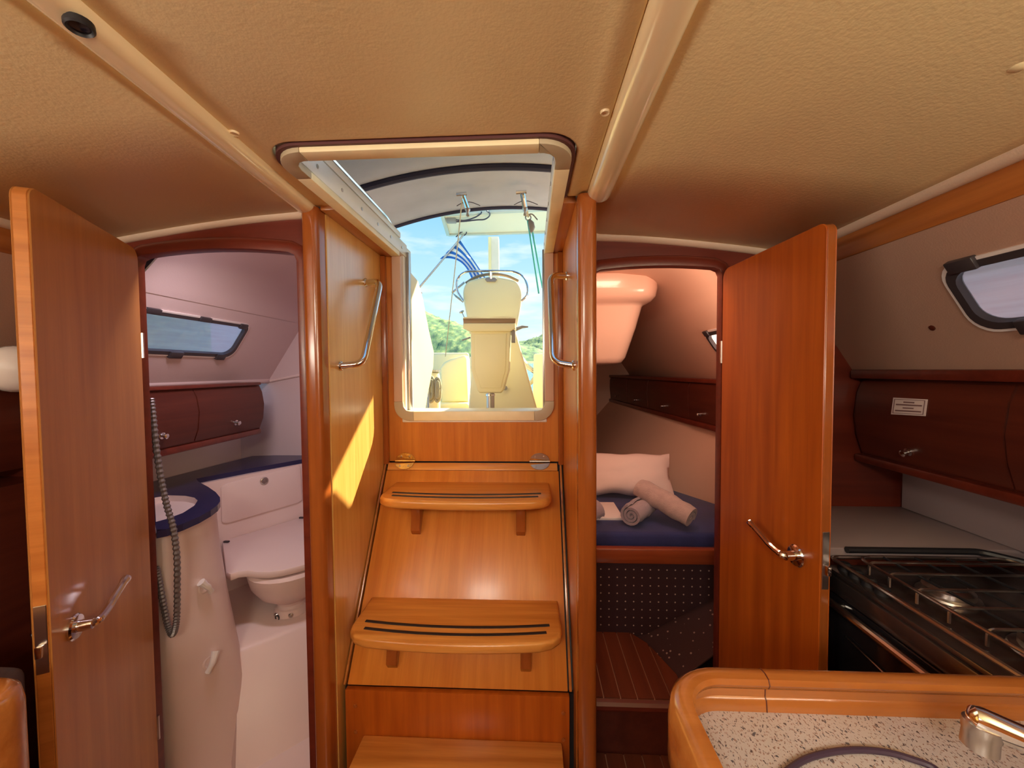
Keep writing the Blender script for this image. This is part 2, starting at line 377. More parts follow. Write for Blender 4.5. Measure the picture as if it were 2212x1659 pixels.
def pane_mat(name, tint, clear):
    m, t, b = new_mat(name)
    out = t.nodes['Material Output']; t.nodes.remove(b)
    tr = t.nodes.new('ShaderNodeBsdfTransparent'); tr.inputs['Color'].default_value = (*tint, 1)
    tl = t.nodes.new('ShaderNodeBsdfTranslucent')
    gl = t.nodes.new('ShaderNodeBsdfGlossy'); gl.inputs['Roughness'].default_value = 0.08
    tc = t.nodes.new('ShaderNodeTexCoord'); mp = t.nodes.new('ShaderNodeMapping'); mp.inputs['Scale'].default_value = (20, 6, 90)
    t.links.new(tc.outputs['Object'], mp.inputs['Vector'])
    n = t.nodes.new('ShaderNodeTexNoise'); n.inputs['Scale'].default_value = 1; n.inputs['Detail'].default_value = 6; t.links.new(mp.outputs[0], n.inputs['Vector'])
    r = t.nodes.new('ShaderNodeValToRGB'); r.color_ramp.elements[0].color = (*[q * 0.8 for q in tint], 1); r.color_ramp.elements[1].color = (1, 1, 1, 1)
    t.links.new(n.outputs['Fac'], r.inputs['Fac']); t.links.new(r.outputs['Color'], tl.inputs['Color'])
    a = t.nodes.new('ShaderNodeMixShader'); a.inputs['Fac'].default_value = clear
    t.links.new(tl.outputs[0], a.inputs[1]); t.links.new(tr.outputs[0], a.inputs[2])
    c = t.nodes.new('ShaderNodeMixShader'); c.inputs['Fac'].default_value = 0.05
    t.links.new(a.outputs[0], c.inputs[1]); t.links.new(gl.outputs[0], c.inputs[2]); t.links.new(c.outputs[0], out.inputs['Surface'])
    return m
PANE = pane_mat('weathered_acrylic', (1.0, 0.74, 0.76), 0.45)
PANE2 = pane_mat('weathered_acrylic_clear', (1.0, 0.79, 0.84), 0.65)

# ================================================================== THE SHELL
FLOOR = -1.40
BL, BR = 1.06, 1.29          # front faces of the two aft bulkheads
WB = 1.49                    # plane of the companionway bulkhead
LX, RX = -0.570, 0.122        # inner faces of the companionway side panels
CZ = 0.45                    # headlining over the gangway
ST = 'structure'

MB().box(-1.75, 1.35, -1.65, 3.75, FLOOR - 0.04, FLOOR).build('floor', W_SOLE, kind=ST, label='dark wooden cabin sole under the companionway steps')

# --- headlining: three vinyl panels
def side_z(X):
    d = abs(X + 0.21) - 0.41
    return CZ + 0.002 - 0.070 * max(0.0, d / 0.62) ** 1.5
ceil = thing('ceiling', 'cream vinyl headlining in three panels around the companionway hatch', kind=ST)
pts = [(-0.530, -1.6), (0.148, -1.6), (0.148, 1.035), (0.098, 1.035)] + [(x, y) for x, y in arc(0.028, 0.830, 0.070, 0, -90, 8)] + [(x, y) for x, y in arc(-0.468, 0.830, 0.070, -90, -180, 8)] + [(-0.538, 1.06), (-0.615, 1.06), (-0.575, 0.5)]
MB().prism([(x, y, CZ) for x, y in pts], (0, 0, 0.03), 0.006, 3).build('ceiling_panel', VINYL, ceil)
def side_panel(x0, x1, ya, yb, n=16):
    rows = []
    for y in [ya + (yb - ya) * k / 6 for k in range(7)]:
        r = []
        for i in range(n + 1):
            X = x0 + (x1 - x0) * i / n; z = side_z(X)
            if i == 0: z += 0.012
            if i == 1: z += 0.001
            r.append((X, y, z))
        rows.append(r)
    return MB().sheet(rows, 0.0)
pr = side_panel(0.186, 0.83, -1.6, BR + 0.02).build('ceiling_panel', VINYL, ceil)
pl = side_panel(-0.594, -1.25, -1.6, BL + 0.02).build('ceiling_panel', VINYL, ceil)
for o in (pr, pl):
    md = o.modifiers.new('thickness', 'SOLIDIFY'); md.thickness = 0.02; md.offset = -1 if o is pr else 1
# closing deck above the panels so no light leaks in
MB().holed([(-1.9, -1.7, 0.50), (1.5, -1.7, 0.50), (1.5, 1.52, 0.50), (0.135, 1.52, 0.50), (0.10, 1.52, 0.50), (0.10, 0.76, 0.50), (-0.535, 0.76, 0.50), (-0.535, 1.52, 0.50), (-0.62, 1.52, 0.50), (-1.9, 1.52, 0.50)], [[(0.3, 0.2, 0.5), (0.31, 0.2, 0.5), (0.31, 0.21, 0.5)]], (0, 0, 0.012)).build('deck_slab', GELCOAT, ceil)
def cap(p, n=(0, 0, -1), r=0.0085):
    MB().lathe([(r * 1.0, -0.002), (r, 0.002), (r * 0.86, 0.0038), (r * 0.6, 0.002), (0.0, 0.0014)], p, n, 14).build('screw_cap', GLOSS, ceil)
cap(U(506, 286, Z=CZ)); cap(U(1307, 241, Z=CZ))
for px, py in ((503, 360), (458, 441), (318, 463)):
    p = U(px, py, Z=0.44)
    for _ in range(6): p = U(px, py, Z=side_z(p.x))
    cap(p)
for px, py in ((1321, 428), (1396, 498), (1536, 508)):
    p = U(px, py, Z=0.44)
    for _ in range(6): p = U(px, py, Z=side_z(p.x))
    cap(p, r=0.007)

def half_round(w, h, n=12):
    return [(-w / 2 * math.cos(math.pi * i / n), -h * math.sin(math.pi * i / n) ** 0.8) for i in range(n + 1)] + [(w / 2, 0.01), (-w / 2, 0.01)]
MB().sweep(half_round(0.058, 0.024), [(0.1765, -1.6, CZ), (0.1765, 0.2, CZ), (0.1765, 1.0, CZ), (0.1765, 1.022, CZ + 0.002)]).build('trim_1', GLOSS, kind=ST, label='glossy cream cable cover running along the ceiling to the right post', sharp=60)
tr = MB().sweep(half_round(0.052, 0.022), [(-0.535, -1.6, CZ), (-0.548, 0.2, CZ), (-0.566, 0.47, CZ), (-0.590, 0.80, CZ), (-0.606, 1.03, CZ), (-0.607, 1.05, CZ + 0.002)]).build('trim_2', GLOSS, kind=ST, label='glossy cream cable cover running along the ceiling to the left post', sharp=60)
# black downlight let into the left cable cover
p = U(171, 55, Z=CZ - 0.022)
dl = thing('ceiling_downlight', 'small black oval spotlight set in the left ceiling cable cover', 'light', loc=p)
MB().lathe([(0.0145, -0.004), (0.0145, 0.003), (0.0125, 0.005), (0.0105, 0.002)], (0, 0, 0), (0.12, 0, -1), 20).build('bezel', BLACK, dl)
MB().lathe([(0.0108, 0.0), (0.009, 0.002), (0.0, 0.003)], (0, 0, 0), (0.12, 0, -1), 20).build('lens', BLACKG, dl)
# cream dome lamp at the right edge
p = U(2209, 112, Z=0.40)
for _ in range(6): p = U(2209, 112, Z=side_z(p.x))
dm = thing('ceiling_lamp', 'round cream dome lamp on the right ceiling panel, cut by the picture edge', 'lamp', loc=p)
MB().lathe([(0.022, -0.004), (0.022, 0.006), (0.018, 0.008)], (0, 0, 0), (0.1, 0, -1), 24).build('base_ring', GLOSS, dm)
MB().lathe([(0.020, 0.006), (0.019, 0.012), (0.014, 0.018), (0.007, 0.021), (0, 0.022)], (0, 0, 0), (0.1, 0, -1), 24).build('lamp_shade', plain('lamp_shade_cream', (0.85, 0.74, 0.45), 0.3), dm)

# padded cornices
def cornice(path, r): return MB().tube(path, r, 12)
cornice([(X, BR - 0.002, side_z(X) - 0.018) for X in [0.178 + 0.655 * i / 14 for i in range(15)]], 0.018).build('trim_3', VINYL_S, kind=ST, label='padded vinyl cornice along the top of the right bulkhead')
cornice([(X, BL - 0.002, side_z(X) - 0.014) for X in [-0.618 - 0.64 * i / 14 for i in range(15)]], 0.018).build('trim_4', VINYL_S, kind=ST, label='padded vinyl cornice along the top of the left bulkhead')
cornice([(0.828, y, 0.366) for y in (-1.6, 0, BR)], 0.020).build('trim_5', VINYL_S, kind=ST, label='padded vinyl cornice along the right edge of the ceiling')
cornice([(-1.248, y, 0.366) for y in (-1.6, 0, BL)], 0.020).build('trim_6', VINYL_S, kind=ST, label='padded vinyl cornice along the left edge of the ceiling')

# --- aft bulkheads with their doorways
def doorway(x0, x1, ztop, zc, Y, zb, r=0.03):
    a = [(x0, zb)] + [(x0, ztop - 0.028), (x0 + 0.008, ztop - 0.009), (x0 + 0.027, ztop)]
    for i in range(1, 8):
        t = i / 8; a.append((x0 + 0.027 + (x1 - x0 - 0.054) * t, ztop + zc * 4 * t * (1 - t)))
    a += [(x1 - 0.027, ztop), (x1 - 0.008, ztop - 0.009), (x1, ztop - 0.028), (x1, zb)]
    return a
def bulkhead(name, xo, xi, Y, dw, label):
    n = 12
    top = [(xo + (xi - xo) * i / n, side_z(xo + (xi - xo) * i / n) + 0.01) for i in range(n + 1)]
    loop = [(xo, FLOOR)] + top + [(xi, FLOOR)]
    dwr = dw if (dw[0][0] > dw[-1][0]) == (xi > xo) else dw[::-1]
    poly = [(x, Y, z) for x, z in loop + dwr]
    return MB().prism(poly, (0, 0.024, 0)).build(name, W_BULK, kind=ST, label=label)
DWL = doorway(-1.114, -0.636, 0.334, 0.014, BL, FLOOR)
DWR = doorway(0.20, 0.616, 0.327, 0.010, BR, FLOOR)
wl = bulkhead('wall_aft_left', -1.75, -0.615, BL, DWL, 'dark red-brown bulkhead around the doorway to the toilet compartment')
wr = bulkhead('wall_aft_right', 1.34, 0.172, BR, DWR, 'dark red-brown bulkhead around the doorway to the aft cabin')
def door_trim(dw, Y, parent):
    mb = MB(); n = len(dw)
    cx = sum(q[0] for q in dw) / n; outer = []
    for i, (x, z) in enumerate(dw):
        a = Vector(dw[max(i - 1, 0)]); b = Vector(dw[min(i + 1, n - 1)]); t = (b - a).normalized(); nn = Vector((-t.y, t.x))
        outer.append((nn.x, nn.y))
    rings = []
    for (x, z), (nx, nz) in zip(dw, outer):
        rings.append([(x + nx * s, Y + h, z + nz * s) for s, h in ((-0.006, -0.004), (-0.004, -0.010), (0.012, -0.012), (0.026, -0.008), (0.030, 0.0), (0.0, 0.020), (-0.006, 0.020))])
    return mb.loft(rings).build('door_casing', W_BULK, parent, sharp=50)
door_trim(DWL, BL, wl); door_trim(DWR, BR, wr)

# --- companionway posts and side panels
def post(name, x0, x1, y0, y1, label):
    r = 0.016
    pr_ = [(x1, y1), (x0, y1)] + arc(x0 + r, y0 + r, r, 180, 270, 6) + arc(x1 - r, y0 + r, r, 270, 360, 6)
    MB().prism([(x, y, FLOOR) for x, y in pr_], (0, 0, CZ - 0.004 - FLOOR)).build(name, W_PIL, kind=ST, label=label)
post('trim_7', -0.620, LX - 0.003, 1.035, 1.080, 'varnished rounded wooden post left of the companionway')
post('trim_8', RX + 0.001, 0.1715, 1.005, 1.050, 'varnished rounded wooden post right of the companionway')
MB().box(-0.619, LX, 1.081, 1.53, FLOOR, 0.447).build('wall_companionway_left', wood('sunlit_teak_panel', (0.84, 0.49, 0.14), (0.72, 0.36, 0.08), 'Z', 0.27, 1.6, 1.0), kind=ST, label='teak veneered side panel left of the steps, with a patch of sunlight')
MB().box(RX, 0.172, 1.051, 1.53, FLOOR, 0.447).build('wall_companionway_right', W_Z, kind=ST, label='teak veneered side panel right of the steps')
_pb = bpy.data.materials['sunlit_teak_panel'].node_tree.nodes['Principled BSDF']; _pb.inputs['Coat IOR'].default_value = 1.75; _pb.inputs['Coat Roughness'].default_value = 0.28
# soffit strips beside the hatch and corner battens
for i, (a, b, nm) in enumerate(((LX, -0.527, 'left'), (0.0885, RX, 'right'))):
    MB().box(a, b, 1.05, WB + 0.01, CZ - 0.010, CZ + 0.02, 0.002).build('trim_%d' % (9 + i), W_Y, kind=ST, label='narrow teak soffit strip on the %s side of the hatch' % nm)
for i, (a, b, nm) in enumerate(((LX, LX + 0.018, 'left'), (RX - 0.018, RX, 'right'))):
    MB().box(a, b, WB - 0.022, WB, -0.36, CZ - 0.011, 0.002).build('trim_%d' % (11 + i), W_PIL, kind=ST, label='slim upright batten in the %s corner of the companionway' % nm)
# --- companionway bulkhead (below and beside the opening)
XO0, XO1, ZS = -0.508, 0.070, -0.172
u = [(LX, -0.352), (RX, -0.352), (RX, CZ + 0.05), (XO1, CZ + 0.05)] + arc(XO1 - 0.035, ZS + 0.035, 0.035, 0, -90, 6) + arc(XO0 + 0.035, ZS + 0.035, 0.035, -90, -180, 6) + [(XO0, CZ + 0.05), (LX, CZ + 0.05)]
MB().prism([(x, WB, z) for x, z in u], (0, 0.035, 0)).build('wall_companionway_aft', W_Z, kind=ST, label='teak bulkhead under the companionway opening')

# --- sealed-off remaining hull: outer sides, front, behind-the-viewer room
LT, LB = Vector((0.83, 0, 0.29)), Vector((1.02, 0, 0.0))
def linR(Y, s, h=0.0):
    n = Vector((-0.29, 0, -0.19)).normalized()
    return LT + (LB - LT) * s + Vector((0, Y, 0)) + n * h
def linL(Y, s, h=0.0):
    q = linR(Y, s, h); return Vector((-0.42 - q.x, q.y, q.z))
def scale_s(loop, grow):   # grow a (Y, s) loop outward by metres
    cy = sum(p[0] for p in loop) / len(loop); cs = sum(p[1] for p in loop) / len(loop); L = (LB - LT).length
    hy = max(p[0] for p in loop) - cy; hs = (max(p[1] for p in loop) - cs) * L
    return [(cy + (p[0] - cy) * (hy + grow) / hy, cs + (p[1] - cs) * (hs + grow) / hs) for p in loop]
def ys_rrect(y0, y1, s0, s1, r, n=6):
    L = 0.3467
    return [(a, b / L) for a, b in rrect(y0, y1, s0 * L, s1 * L, r, n)]
WIN_G = ys_rrect(0.34, 0.884, 0.275, 0.715, 0.042)
WIN_S = ys_rrect(-1.2, -0.1, 0.275, 0.70, 0.04)      # saloon windows behind the viewer
wri = MB().holed([linR(y, s) for y, s in ((-1.65, 0), (BR, 0), (BR, 1.03), (-1.65, 1.03))], [[linR(y, s) for y, s in scale_s(WIN_G, 0.004)], [linR(y, s) for y, s in scale_s(WIN_S, 0.004)]], linR(0, 0, -0.02) - linR(0, 0)).build('wall_right', LINING, kind=ST, label='padded cream side lining around the galley window', smooth=False)
MB().holed([linL(y, s) for y, s in ((-1.65, 0), (BL, 0), (BL, 1.03), (-1.65, 1.03))], [[linL(y, s) for y, s in scale_s(WIN_S, 0.004)]], linL(0, 0, -0.02) - linL(0, 0)).build('wall_left', LINING, kind=ST, label='padded cream side lining on the left behind the open door', smooth=False)
MB().box(0.828, 0.85, -1.65, BR, 0.288, 0.352, 0.004).build('trim_13', W_Y, kind=ST, label='flat teak rail between ceiling and right side lining')
MB().box(-1.27, -1.248, -1.65, BL, 0.288, 0.352, 0.004).build('trim_14', W_Y, kind=ST, label='flat teak rail between ceiling and left side lining')
MB().box(0.85, 1.4, -1.65, BR + 0.02, 0.29, 0.50).build('deck_edge', GELCOAT, ceil)
MB().box(-1.8, -1.27, -1.65, BL + 0.02, 0.29, 0.50).build('deck_edge', GELCOAT, ceil)
MB().box(1.34, 1.38, -1.65, BR, FLOOR, 0.02).build('wall_hull_right', LINING, kind=ST, label='hull side behind the galley lockers')
MB().box(-1.79, -1.75, -1.65, BL, FLOOR, 0.02).build('wall_hull_left', LINING, kind=ST, label='hull side behind the left lockers')
MB().box(-1.8, 1.4, -1.70, -1.65, FLOOR, 0.50).build('wall_front', W_Z, kind=ST, label='teak bulkhead at the forward end of the saloon')

# --- windows
def window(name, label, f, loop, latches, pane, n_in=0.0):
    w = thing(name, label, kind=ST)
    ring(MB(), scale_s(loop, 0.010), scale_s(loop, 0.002), f, 0.0, 0.005).build('window_frame', WHITEP, w)
    ring(MB(), scale_s(loop, 0.003), scale_s(loop, -0.012), f, -0.010, 0.007).build('gasket', PLASTIC_D, w)
    lp = scale_s(loop, -0.010)
    MB().prism([f(a, b, -0.008) for a, b in lp], f(0, 0, -0.004) - f(0, 0, 0)).build('pane', pane, w)
    for (y, s, ly, ls, h) in latches:
        c = [f(y - ly, s - ls, 0.0), f(y + ly, s - ls, 0.0), f(y + ly, s + ls, 0.0), f(y - ly, s + ls, 0.0)]
        t = [f(y - ly, s - ls, h), f(y + ly, s - ls, h), f(y + ly, s + ls, h), f(y - ly, s + ls, h)]
        MB().hexa(c + t, 0.003).build('latch', PLASTIC_D, w)
    return w
window('window_1', 'weathered pinkish side window above the galley with dark latches', linR, WIN_G, [(0.840, 0.275, 0.026, 0.04, 0.014), (0.790, 0.715, 0.024, 0.045, 0.016), (0.5, 0.27, 0.02, 0.04, 0.014), (0.45, 0.70, 0.02, 0.04, 0.014)], PANE)
window('window_4', 'starboard saloon side window behind the viewer', linR, WIN_S, [], PANE)
window('window_5', 'port saloon side window behind the viewer', linL, WIN_S, [], PANE2)
p = U(2014, 708, plane=(linR(0.9, 0.5), linR(0, 0, 1) - linR(0, 0)))
MB().lathe([(0.007, -0.002), (0.007, 0.002), (0.004, 0.003), (0, 0.003)], p, linR(0, 0, 1) - linR(0, 0), 12).build('screw_cap', W_DARK, wri)

# ================================================================== DOORS
def lever(parent, x, y, z, side, mat=CHROME, L=1.0):
    h = MB().lathe([(0.026, 0), (0.026, 0.004), (0.023, 0.007), (0.012, 0.008), (0.010, 0.030), (0.0, 0.031)], (x, y, z), (0, side, 0), 22).build('handle', mat, parent, 'polished steel lever handle')
    pth = spline([(x, y + side * 0.024, z), (x - 0.012, y + side * 0.034, z + 0.001), (x - 0.045, y + side * 0.036, z + 0.008), (x - 0.068, y + side * 0.037, z + 0.018), (x - 0.116, y + side * 0.040, z + 0.038)], 5)
    MB().tube(pth, [0.0085] * 6 + [0.0075] * (len(pth) - 8) + [0.0095, 0.0085], 10).build('lever', mat, h)
def door(name, label, hinge, free, z0, z1, thick, side, slope, mat, emat, hz):
    d = Vector(free) - Vector(hinge); rz = math.atan2(d.y, d.x); L = d.length
    o = thing(name, label, kind=ST, loc=(hinge[0], hinge[1], z0), rz=rz)
    H = z1 - z0
    ya, yb = (0.0, thick) if side < 0 else (-thick, 0.0)
    pf = [(0, 0), (L, 0)] + arc(L - 0.022, H - 0.022, 0.022, 0, 90, 6) + arc(0.03, H - 0.03 - slope, 0.03, 90, 180, 5)
    # core edge (solid lipping) and the two veneered faces
    MB().prism([(x, ya + 0.003, z) for x, z in pf], (0, thick - 0.006, 0), 0.001, 1).build('lipping', emat, o)
    MB().prism([(x, ya, z) for x, z in pf], (0, 0.003, 0), 0.0015, 1).build('veneer_face', mat, o)
    MB().prism([(x, yb - 0.003, z) for x, z in pf], (0, 0.003, 0), 0.0015, 1).build('veneer_face', mat, o)
    hzl = hz - z0; fy = ya if side < 0 else yb
    lever(o, L - 0.066, fy, hzl, side)
    lever(o, L - 0.066, yb if side < 0 else ya, hzl, -side)
    MB().box(L - 0.001, L + 0.0015, ya + 0.004, yb - 0.004, hzl - 0.045, hzl + 0.085, 0.0008, 1).build('lock_plate', STEEL, o, 'dull metal lock plate')
    MB().box(L, L + 0.012, (ya + yb) / 2 - 0.005, (ya + yb) / 2 + 0.005, hzl - 0.010, hzl + 0.012, 0.002).build('latch_bolt', CHROME, o)
    for zz in (0.25, H - 0.30):
        MB().tube([(-0.004, fy, zz), (-0.004, fy, zz + 0.07)], 0.005, 8).build('hinge', STEEL, o)
    return o
door('door_1', 'open teak door of the toilet compartment, swung towards the viewer on the left', (-1.092, 1.046), (-0.906, 0.674), -1.32, 0.343, 0.026, 1, 0.0, W_DOORL, W_Y, -0.518)
door('door_2', 'open reddish teak door of the aft cabin, beside the galley', (0.608, 1.268), (0.643, 0.884), -1.36, 0.318, 0.024, -1, 0.006, W_DOOR, W_PIL, -0.450)

# ================================================================== COMPANIONWAY FRAME AND HATCH
fr = thing('companionway_surround', 'beige plastic frame lining the companionway opening and the hatch', 'frame')
FX0, FX1, IX0, IX1 = -0.527, 0.0885, -0.493, 0.055
def fbar(x0, x1, y0, y1, z0, z1, mat=FRAME): MB().box(x0, x1, y0, y1, z0, z1, 0.003).build('frame_bar', mat, fr)
fbar(FX0, IX0, 0.875, WB - 0.018, CZ - 0.014, CZ + 0.004); fbar(IX1, FX1, 0.870, WB - 0.018, CZ - 0.014, CZ + 0.004)
fbar(-0.458, 0.020, 0.768, 0.803, CZ - 0.014, CZ + 0.004)
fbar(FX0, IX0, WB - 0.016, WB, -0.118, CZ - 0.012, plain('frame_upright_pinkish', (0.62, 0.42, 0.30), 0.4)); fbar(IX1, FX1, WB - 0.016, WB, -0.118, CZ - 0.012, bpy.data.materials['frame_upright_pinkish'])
fbar(-0.452, 0.014, WB - 0.016, WB, -0.192, -0.156)
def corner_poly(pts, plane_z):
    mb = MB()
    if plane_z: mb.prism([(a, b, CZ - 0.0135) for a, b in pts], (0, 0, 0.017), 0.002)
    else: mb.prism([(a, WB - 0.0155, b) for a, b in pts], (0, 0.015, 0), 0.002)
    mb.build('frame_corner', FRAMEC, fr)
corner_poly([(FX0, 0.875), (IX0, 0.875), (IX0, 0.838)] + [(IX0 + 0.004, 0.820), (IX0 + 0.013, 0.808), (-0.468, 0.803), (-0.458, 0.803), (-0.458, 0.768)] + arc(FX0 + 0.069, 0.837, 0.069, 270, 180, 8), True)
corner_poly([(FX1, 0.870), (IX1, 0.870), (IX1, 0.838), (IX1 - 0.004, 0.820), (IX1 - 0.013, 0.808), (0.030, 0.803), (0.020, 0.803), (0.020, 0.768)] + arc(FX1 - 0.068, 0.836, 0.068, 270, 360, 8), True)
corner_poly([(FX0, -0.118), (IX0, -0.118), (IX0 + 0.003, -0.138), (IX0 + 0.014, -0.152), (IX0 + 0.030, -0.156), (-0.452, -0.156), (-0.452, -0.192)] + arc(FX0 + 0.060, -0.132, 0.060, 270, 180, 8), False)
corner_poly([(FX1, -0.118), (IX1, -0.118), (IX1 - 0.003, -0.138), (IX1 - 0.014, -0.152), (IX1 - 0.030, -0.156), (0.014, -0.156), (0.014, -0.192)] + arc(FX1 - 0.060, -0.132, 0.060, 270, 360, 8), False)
# dark red strip painting the shadowed gap between frame and headlining
sl = [(FX0 - 0.004, 1.04), (FX0 - 0.004, 0.84)] + arc(FX0 + 0.067, 0.836, 0.071, 180, 270, 8)
sr = arc(FX1 - 0.067, 0.836, 0.071, 270, 360, 8) + [(FX1 + 0.004, 1.02)]
MB().sweep([(-0.004, -0.004), (0.004, -0.004), (0.004, 0.016), (-0.004, 0.016)], [(x, y, CZ) for x, y in sl + sr]).build('gap_shade', GAP_SHADE, fr)
# white coamings that rise from the frame, with screws
def coaming(x0, x1, sgn, label):
    c = thing('hatch_coaming', label, 'coaming')
    MB().box(x0, x1, 0.80, 1.56, CZ + 0.004, 0.505, 0.003).build('coaming_board', GELCOAT, c)
    MB().box(x0 - (0.012 if sgn < 0 else -0.004), x1 + (0.012 if sgn > 0 else -0.004), 0.80, 1.50, 0.512, 0.535, 0.004).build('slide_rail', GELCOAT, c)
    xr = (x0 + x1) / 2 - sgn * 0.0 + (sgn * 0.010)
    MB().tube(fillet([(xr, 0.80, 0.552), (xr, 1.40, 0.552), (xr, 1.46, 0.530)], 0.03), 0.007, 8).build('slide_tube', CHROME, c)
    xf = x1 if sgn < 0 else x0
    for y in (0.90, 1.02, 1.14, 1.26, 1.38, 1.50):
        MB().lathe([(0.005, -0.001), (0.005, 0.0015), (0.0, 0.0018)], (xf, y, 0.478), (-sgn, 0, 0), 10).build('screw', STEEL, c)
    return c
coaming(-0.512, IX0, -1, 'white hatch coaming on the left of the opening, with steel screws')
coaming(IX1, 0.074, 1, 'white hatch coaming on the right of the opening')
# washboard channels beyond the opening
def channel(x0, x1, xg, label):
    c = thing('washboard_channel', label, 'channel')
    MB().box(x0, x1, WB + 0.036, WB + 0.135, -0.35, 0.50, 0.004).build('reveal', GELCOAT, c)
    MB().box(min(xg), max(xg), WB + 0.060, WB + 0.085, -0.30, 0.475, 0.003).build('guide_strip', STEEL, c)
    return c
channel(-0.540, -0.497, (-0.497, -0.484), 'white washboard channel on the left edge of the companionway')
channel(0.062, 0.10, (0.049, 0.062), 'white washboard channel on the right edge of the companionway')
MB().box(-0.50, 0.062, WB - 0.004, WB + 0.14, -0.200, -0.158, 0.004).build('companionway_sill', GELCOAT, label='white sill across the bottom of the companionway opening', cat='sill')

# ================================================================== GRAB HANDLES
def grab(label, pts, base_n, mounts):
    g = thing('grab_handle', label, 'handle', 'grab handles beside the steps', loc=(0, 0, 0))
    MB().tube(fillet(pts, 0.035, 6), 0.0105, 12).build('tube', CHROME, g)
    for q in mounts:
        MB().lathe([(0.0150, 0), (0.0150, 0.003), (0.0125, 0.006), (0.0108, 0.007)], q, base_n, 16).build('flange', CHROME, g)
grab('chrome grab handle on the sunlit left side panel', [(LX, 1.335, 0.308), (-0.508, 1.312, 0.306), (-0.508, 1.160, 0.022), (LX, 1.143, 0.017)], (1, 0, 0), [(LX, 1.335, 0.308), (LX, 1.143, 0.017)])
grab('chrome grab handle on the right side panel', [(RX, 1.285, 0.305), (0.066, 1.262, 0.303), (0.066, 1.115, 0.022), (RX, 1.090, 0.012)], (-1, 0, 0), [(RX, 1.285, 0.305), (RX, 1.090, 0.012)])

# ================================================================== STEPS
PT, PBm = Vector((0, 1.480, -0.352)), Vector((0, 1.113, -0.942))
pd = (PBm - PT); pn = Vector((0, pd.z, -pd.y)).normalized()
if pn.y > 0: pn = -pn
def pan(x, t, h=0.0): return Vector((x, 0, 0)) + PT + pd * t + pn * h
st = thing('companionway_steps', 'teak companionway ladder panel with two bracketed treads and round hinges', 'steps', loc=(0, 0, 0))
def slab(x0, x1, t0, t1, h0, h1, bev=0.0015):
    return MB().hexa([pan(x0, t0, h0), pan(x1, t0, h0), pan(x1, t1, h0), pan(x0, t1, h0), pan(x0, t0, h1), pan(x1, t0, h1), pan(x1, t1, h1), pan(x0, t1, h1)], bev)
slab(-0.556, 0.104, 0.05, 1.0, -0.018, 0.0).build('panel', W_SLOPE, st)
slab(-0.554, 0.100, 0.006, 0.048, -0.018, 0.001).build('top_rail', W_X, st)
slab(-0.5675, -0.561, 0.01, 1.0, -0.02, 0.004).build('side_lipping', W_FID, st)
slab(0.108, 0.116, 0.01, 1.0, -0.02, 0.004).build('side_lipping', W_FID, st)
slab(LX, RX, -0.0, 1.0, -0.040, -0.030, 0).build('backing', BLACK, st)
def tread(t, depth, hw, zup):
    c = -0.222; b = pan(c, t, 0); z = b.z; yb = b.y + 0.004
    r = 0.045
    pts = [(c + hw, yb), (c + hw, yb - depth + 0.075)]
    pts += [(c + hw - 0.006, yb - depth + 0.050), (c + hw - 0.030, yb - depth + 0.026)]
    for i in range(0, 13):
        q = 1 - i / 6.0; pts.append((c + q * (hw - 0.065), yb - depth + 0.014 * q * q))
    pts += [(c - hw + 0.030, yb - depth + 0.026), (c - hw + 0.006, yb - depth + 0.050), (c - hw, yb - depth + 0.075), (c - hw, yb)]
    td = MB().prism([(x, y, z - 0.030) for x, y in pts], (0, 0, 0.030), 0.009, 3).build('tread', W_X, st, sharp=50)
    for k, (off, w) in enumerate(((0.072, 0.035), (0.040, 0.045))):
        path = [(c + q * (hw - w), yb - depth + off + 0.018 * q * q, z) for q in [1 - i / 8.0 for i in range(17)]]
        MB().sweep([(-0.0048, -0.001), (-0.0043, 0.0022), (0.0043, 0.0022), (0.0048, -0.001)], path).build('grip_strip', BLACK, td)
    for sx in (-1, 1):
        x = c + sx * (hw - 0.105)
        y1 = yb - 0.004; zz = z - 0.030
        y_at = lambda z_: (PT + pd * ((z_ - PT.z) / pd.z)).y
        f = [(x - 0.016, y_at(zz), zz), (x - 0.016, y_at(zz) - 0.115, zz), (x - 0.016, y_at(zz - 0.02) - 0.085, zz - 0.016), (x - 0.016, y_at(zz - 0.07) - 0.044, zz - 0.065), (x - 0.016, y_at(zz - 0.11) - 0.028, zz - 0.110), (x - 0.016, y_at(zz - 0.125) - 0.008, zz - 0.126), (x - 0.016, y_at(zz - 0.13), zz - 0.13)]
        MB().prism(f, (0.032, 0, 0), 0.003).build('bracket', W_PIL, st)
tread(0.112, 0.228, 0.290, 0); tread(0.665, 0.218, 0.308, 0)
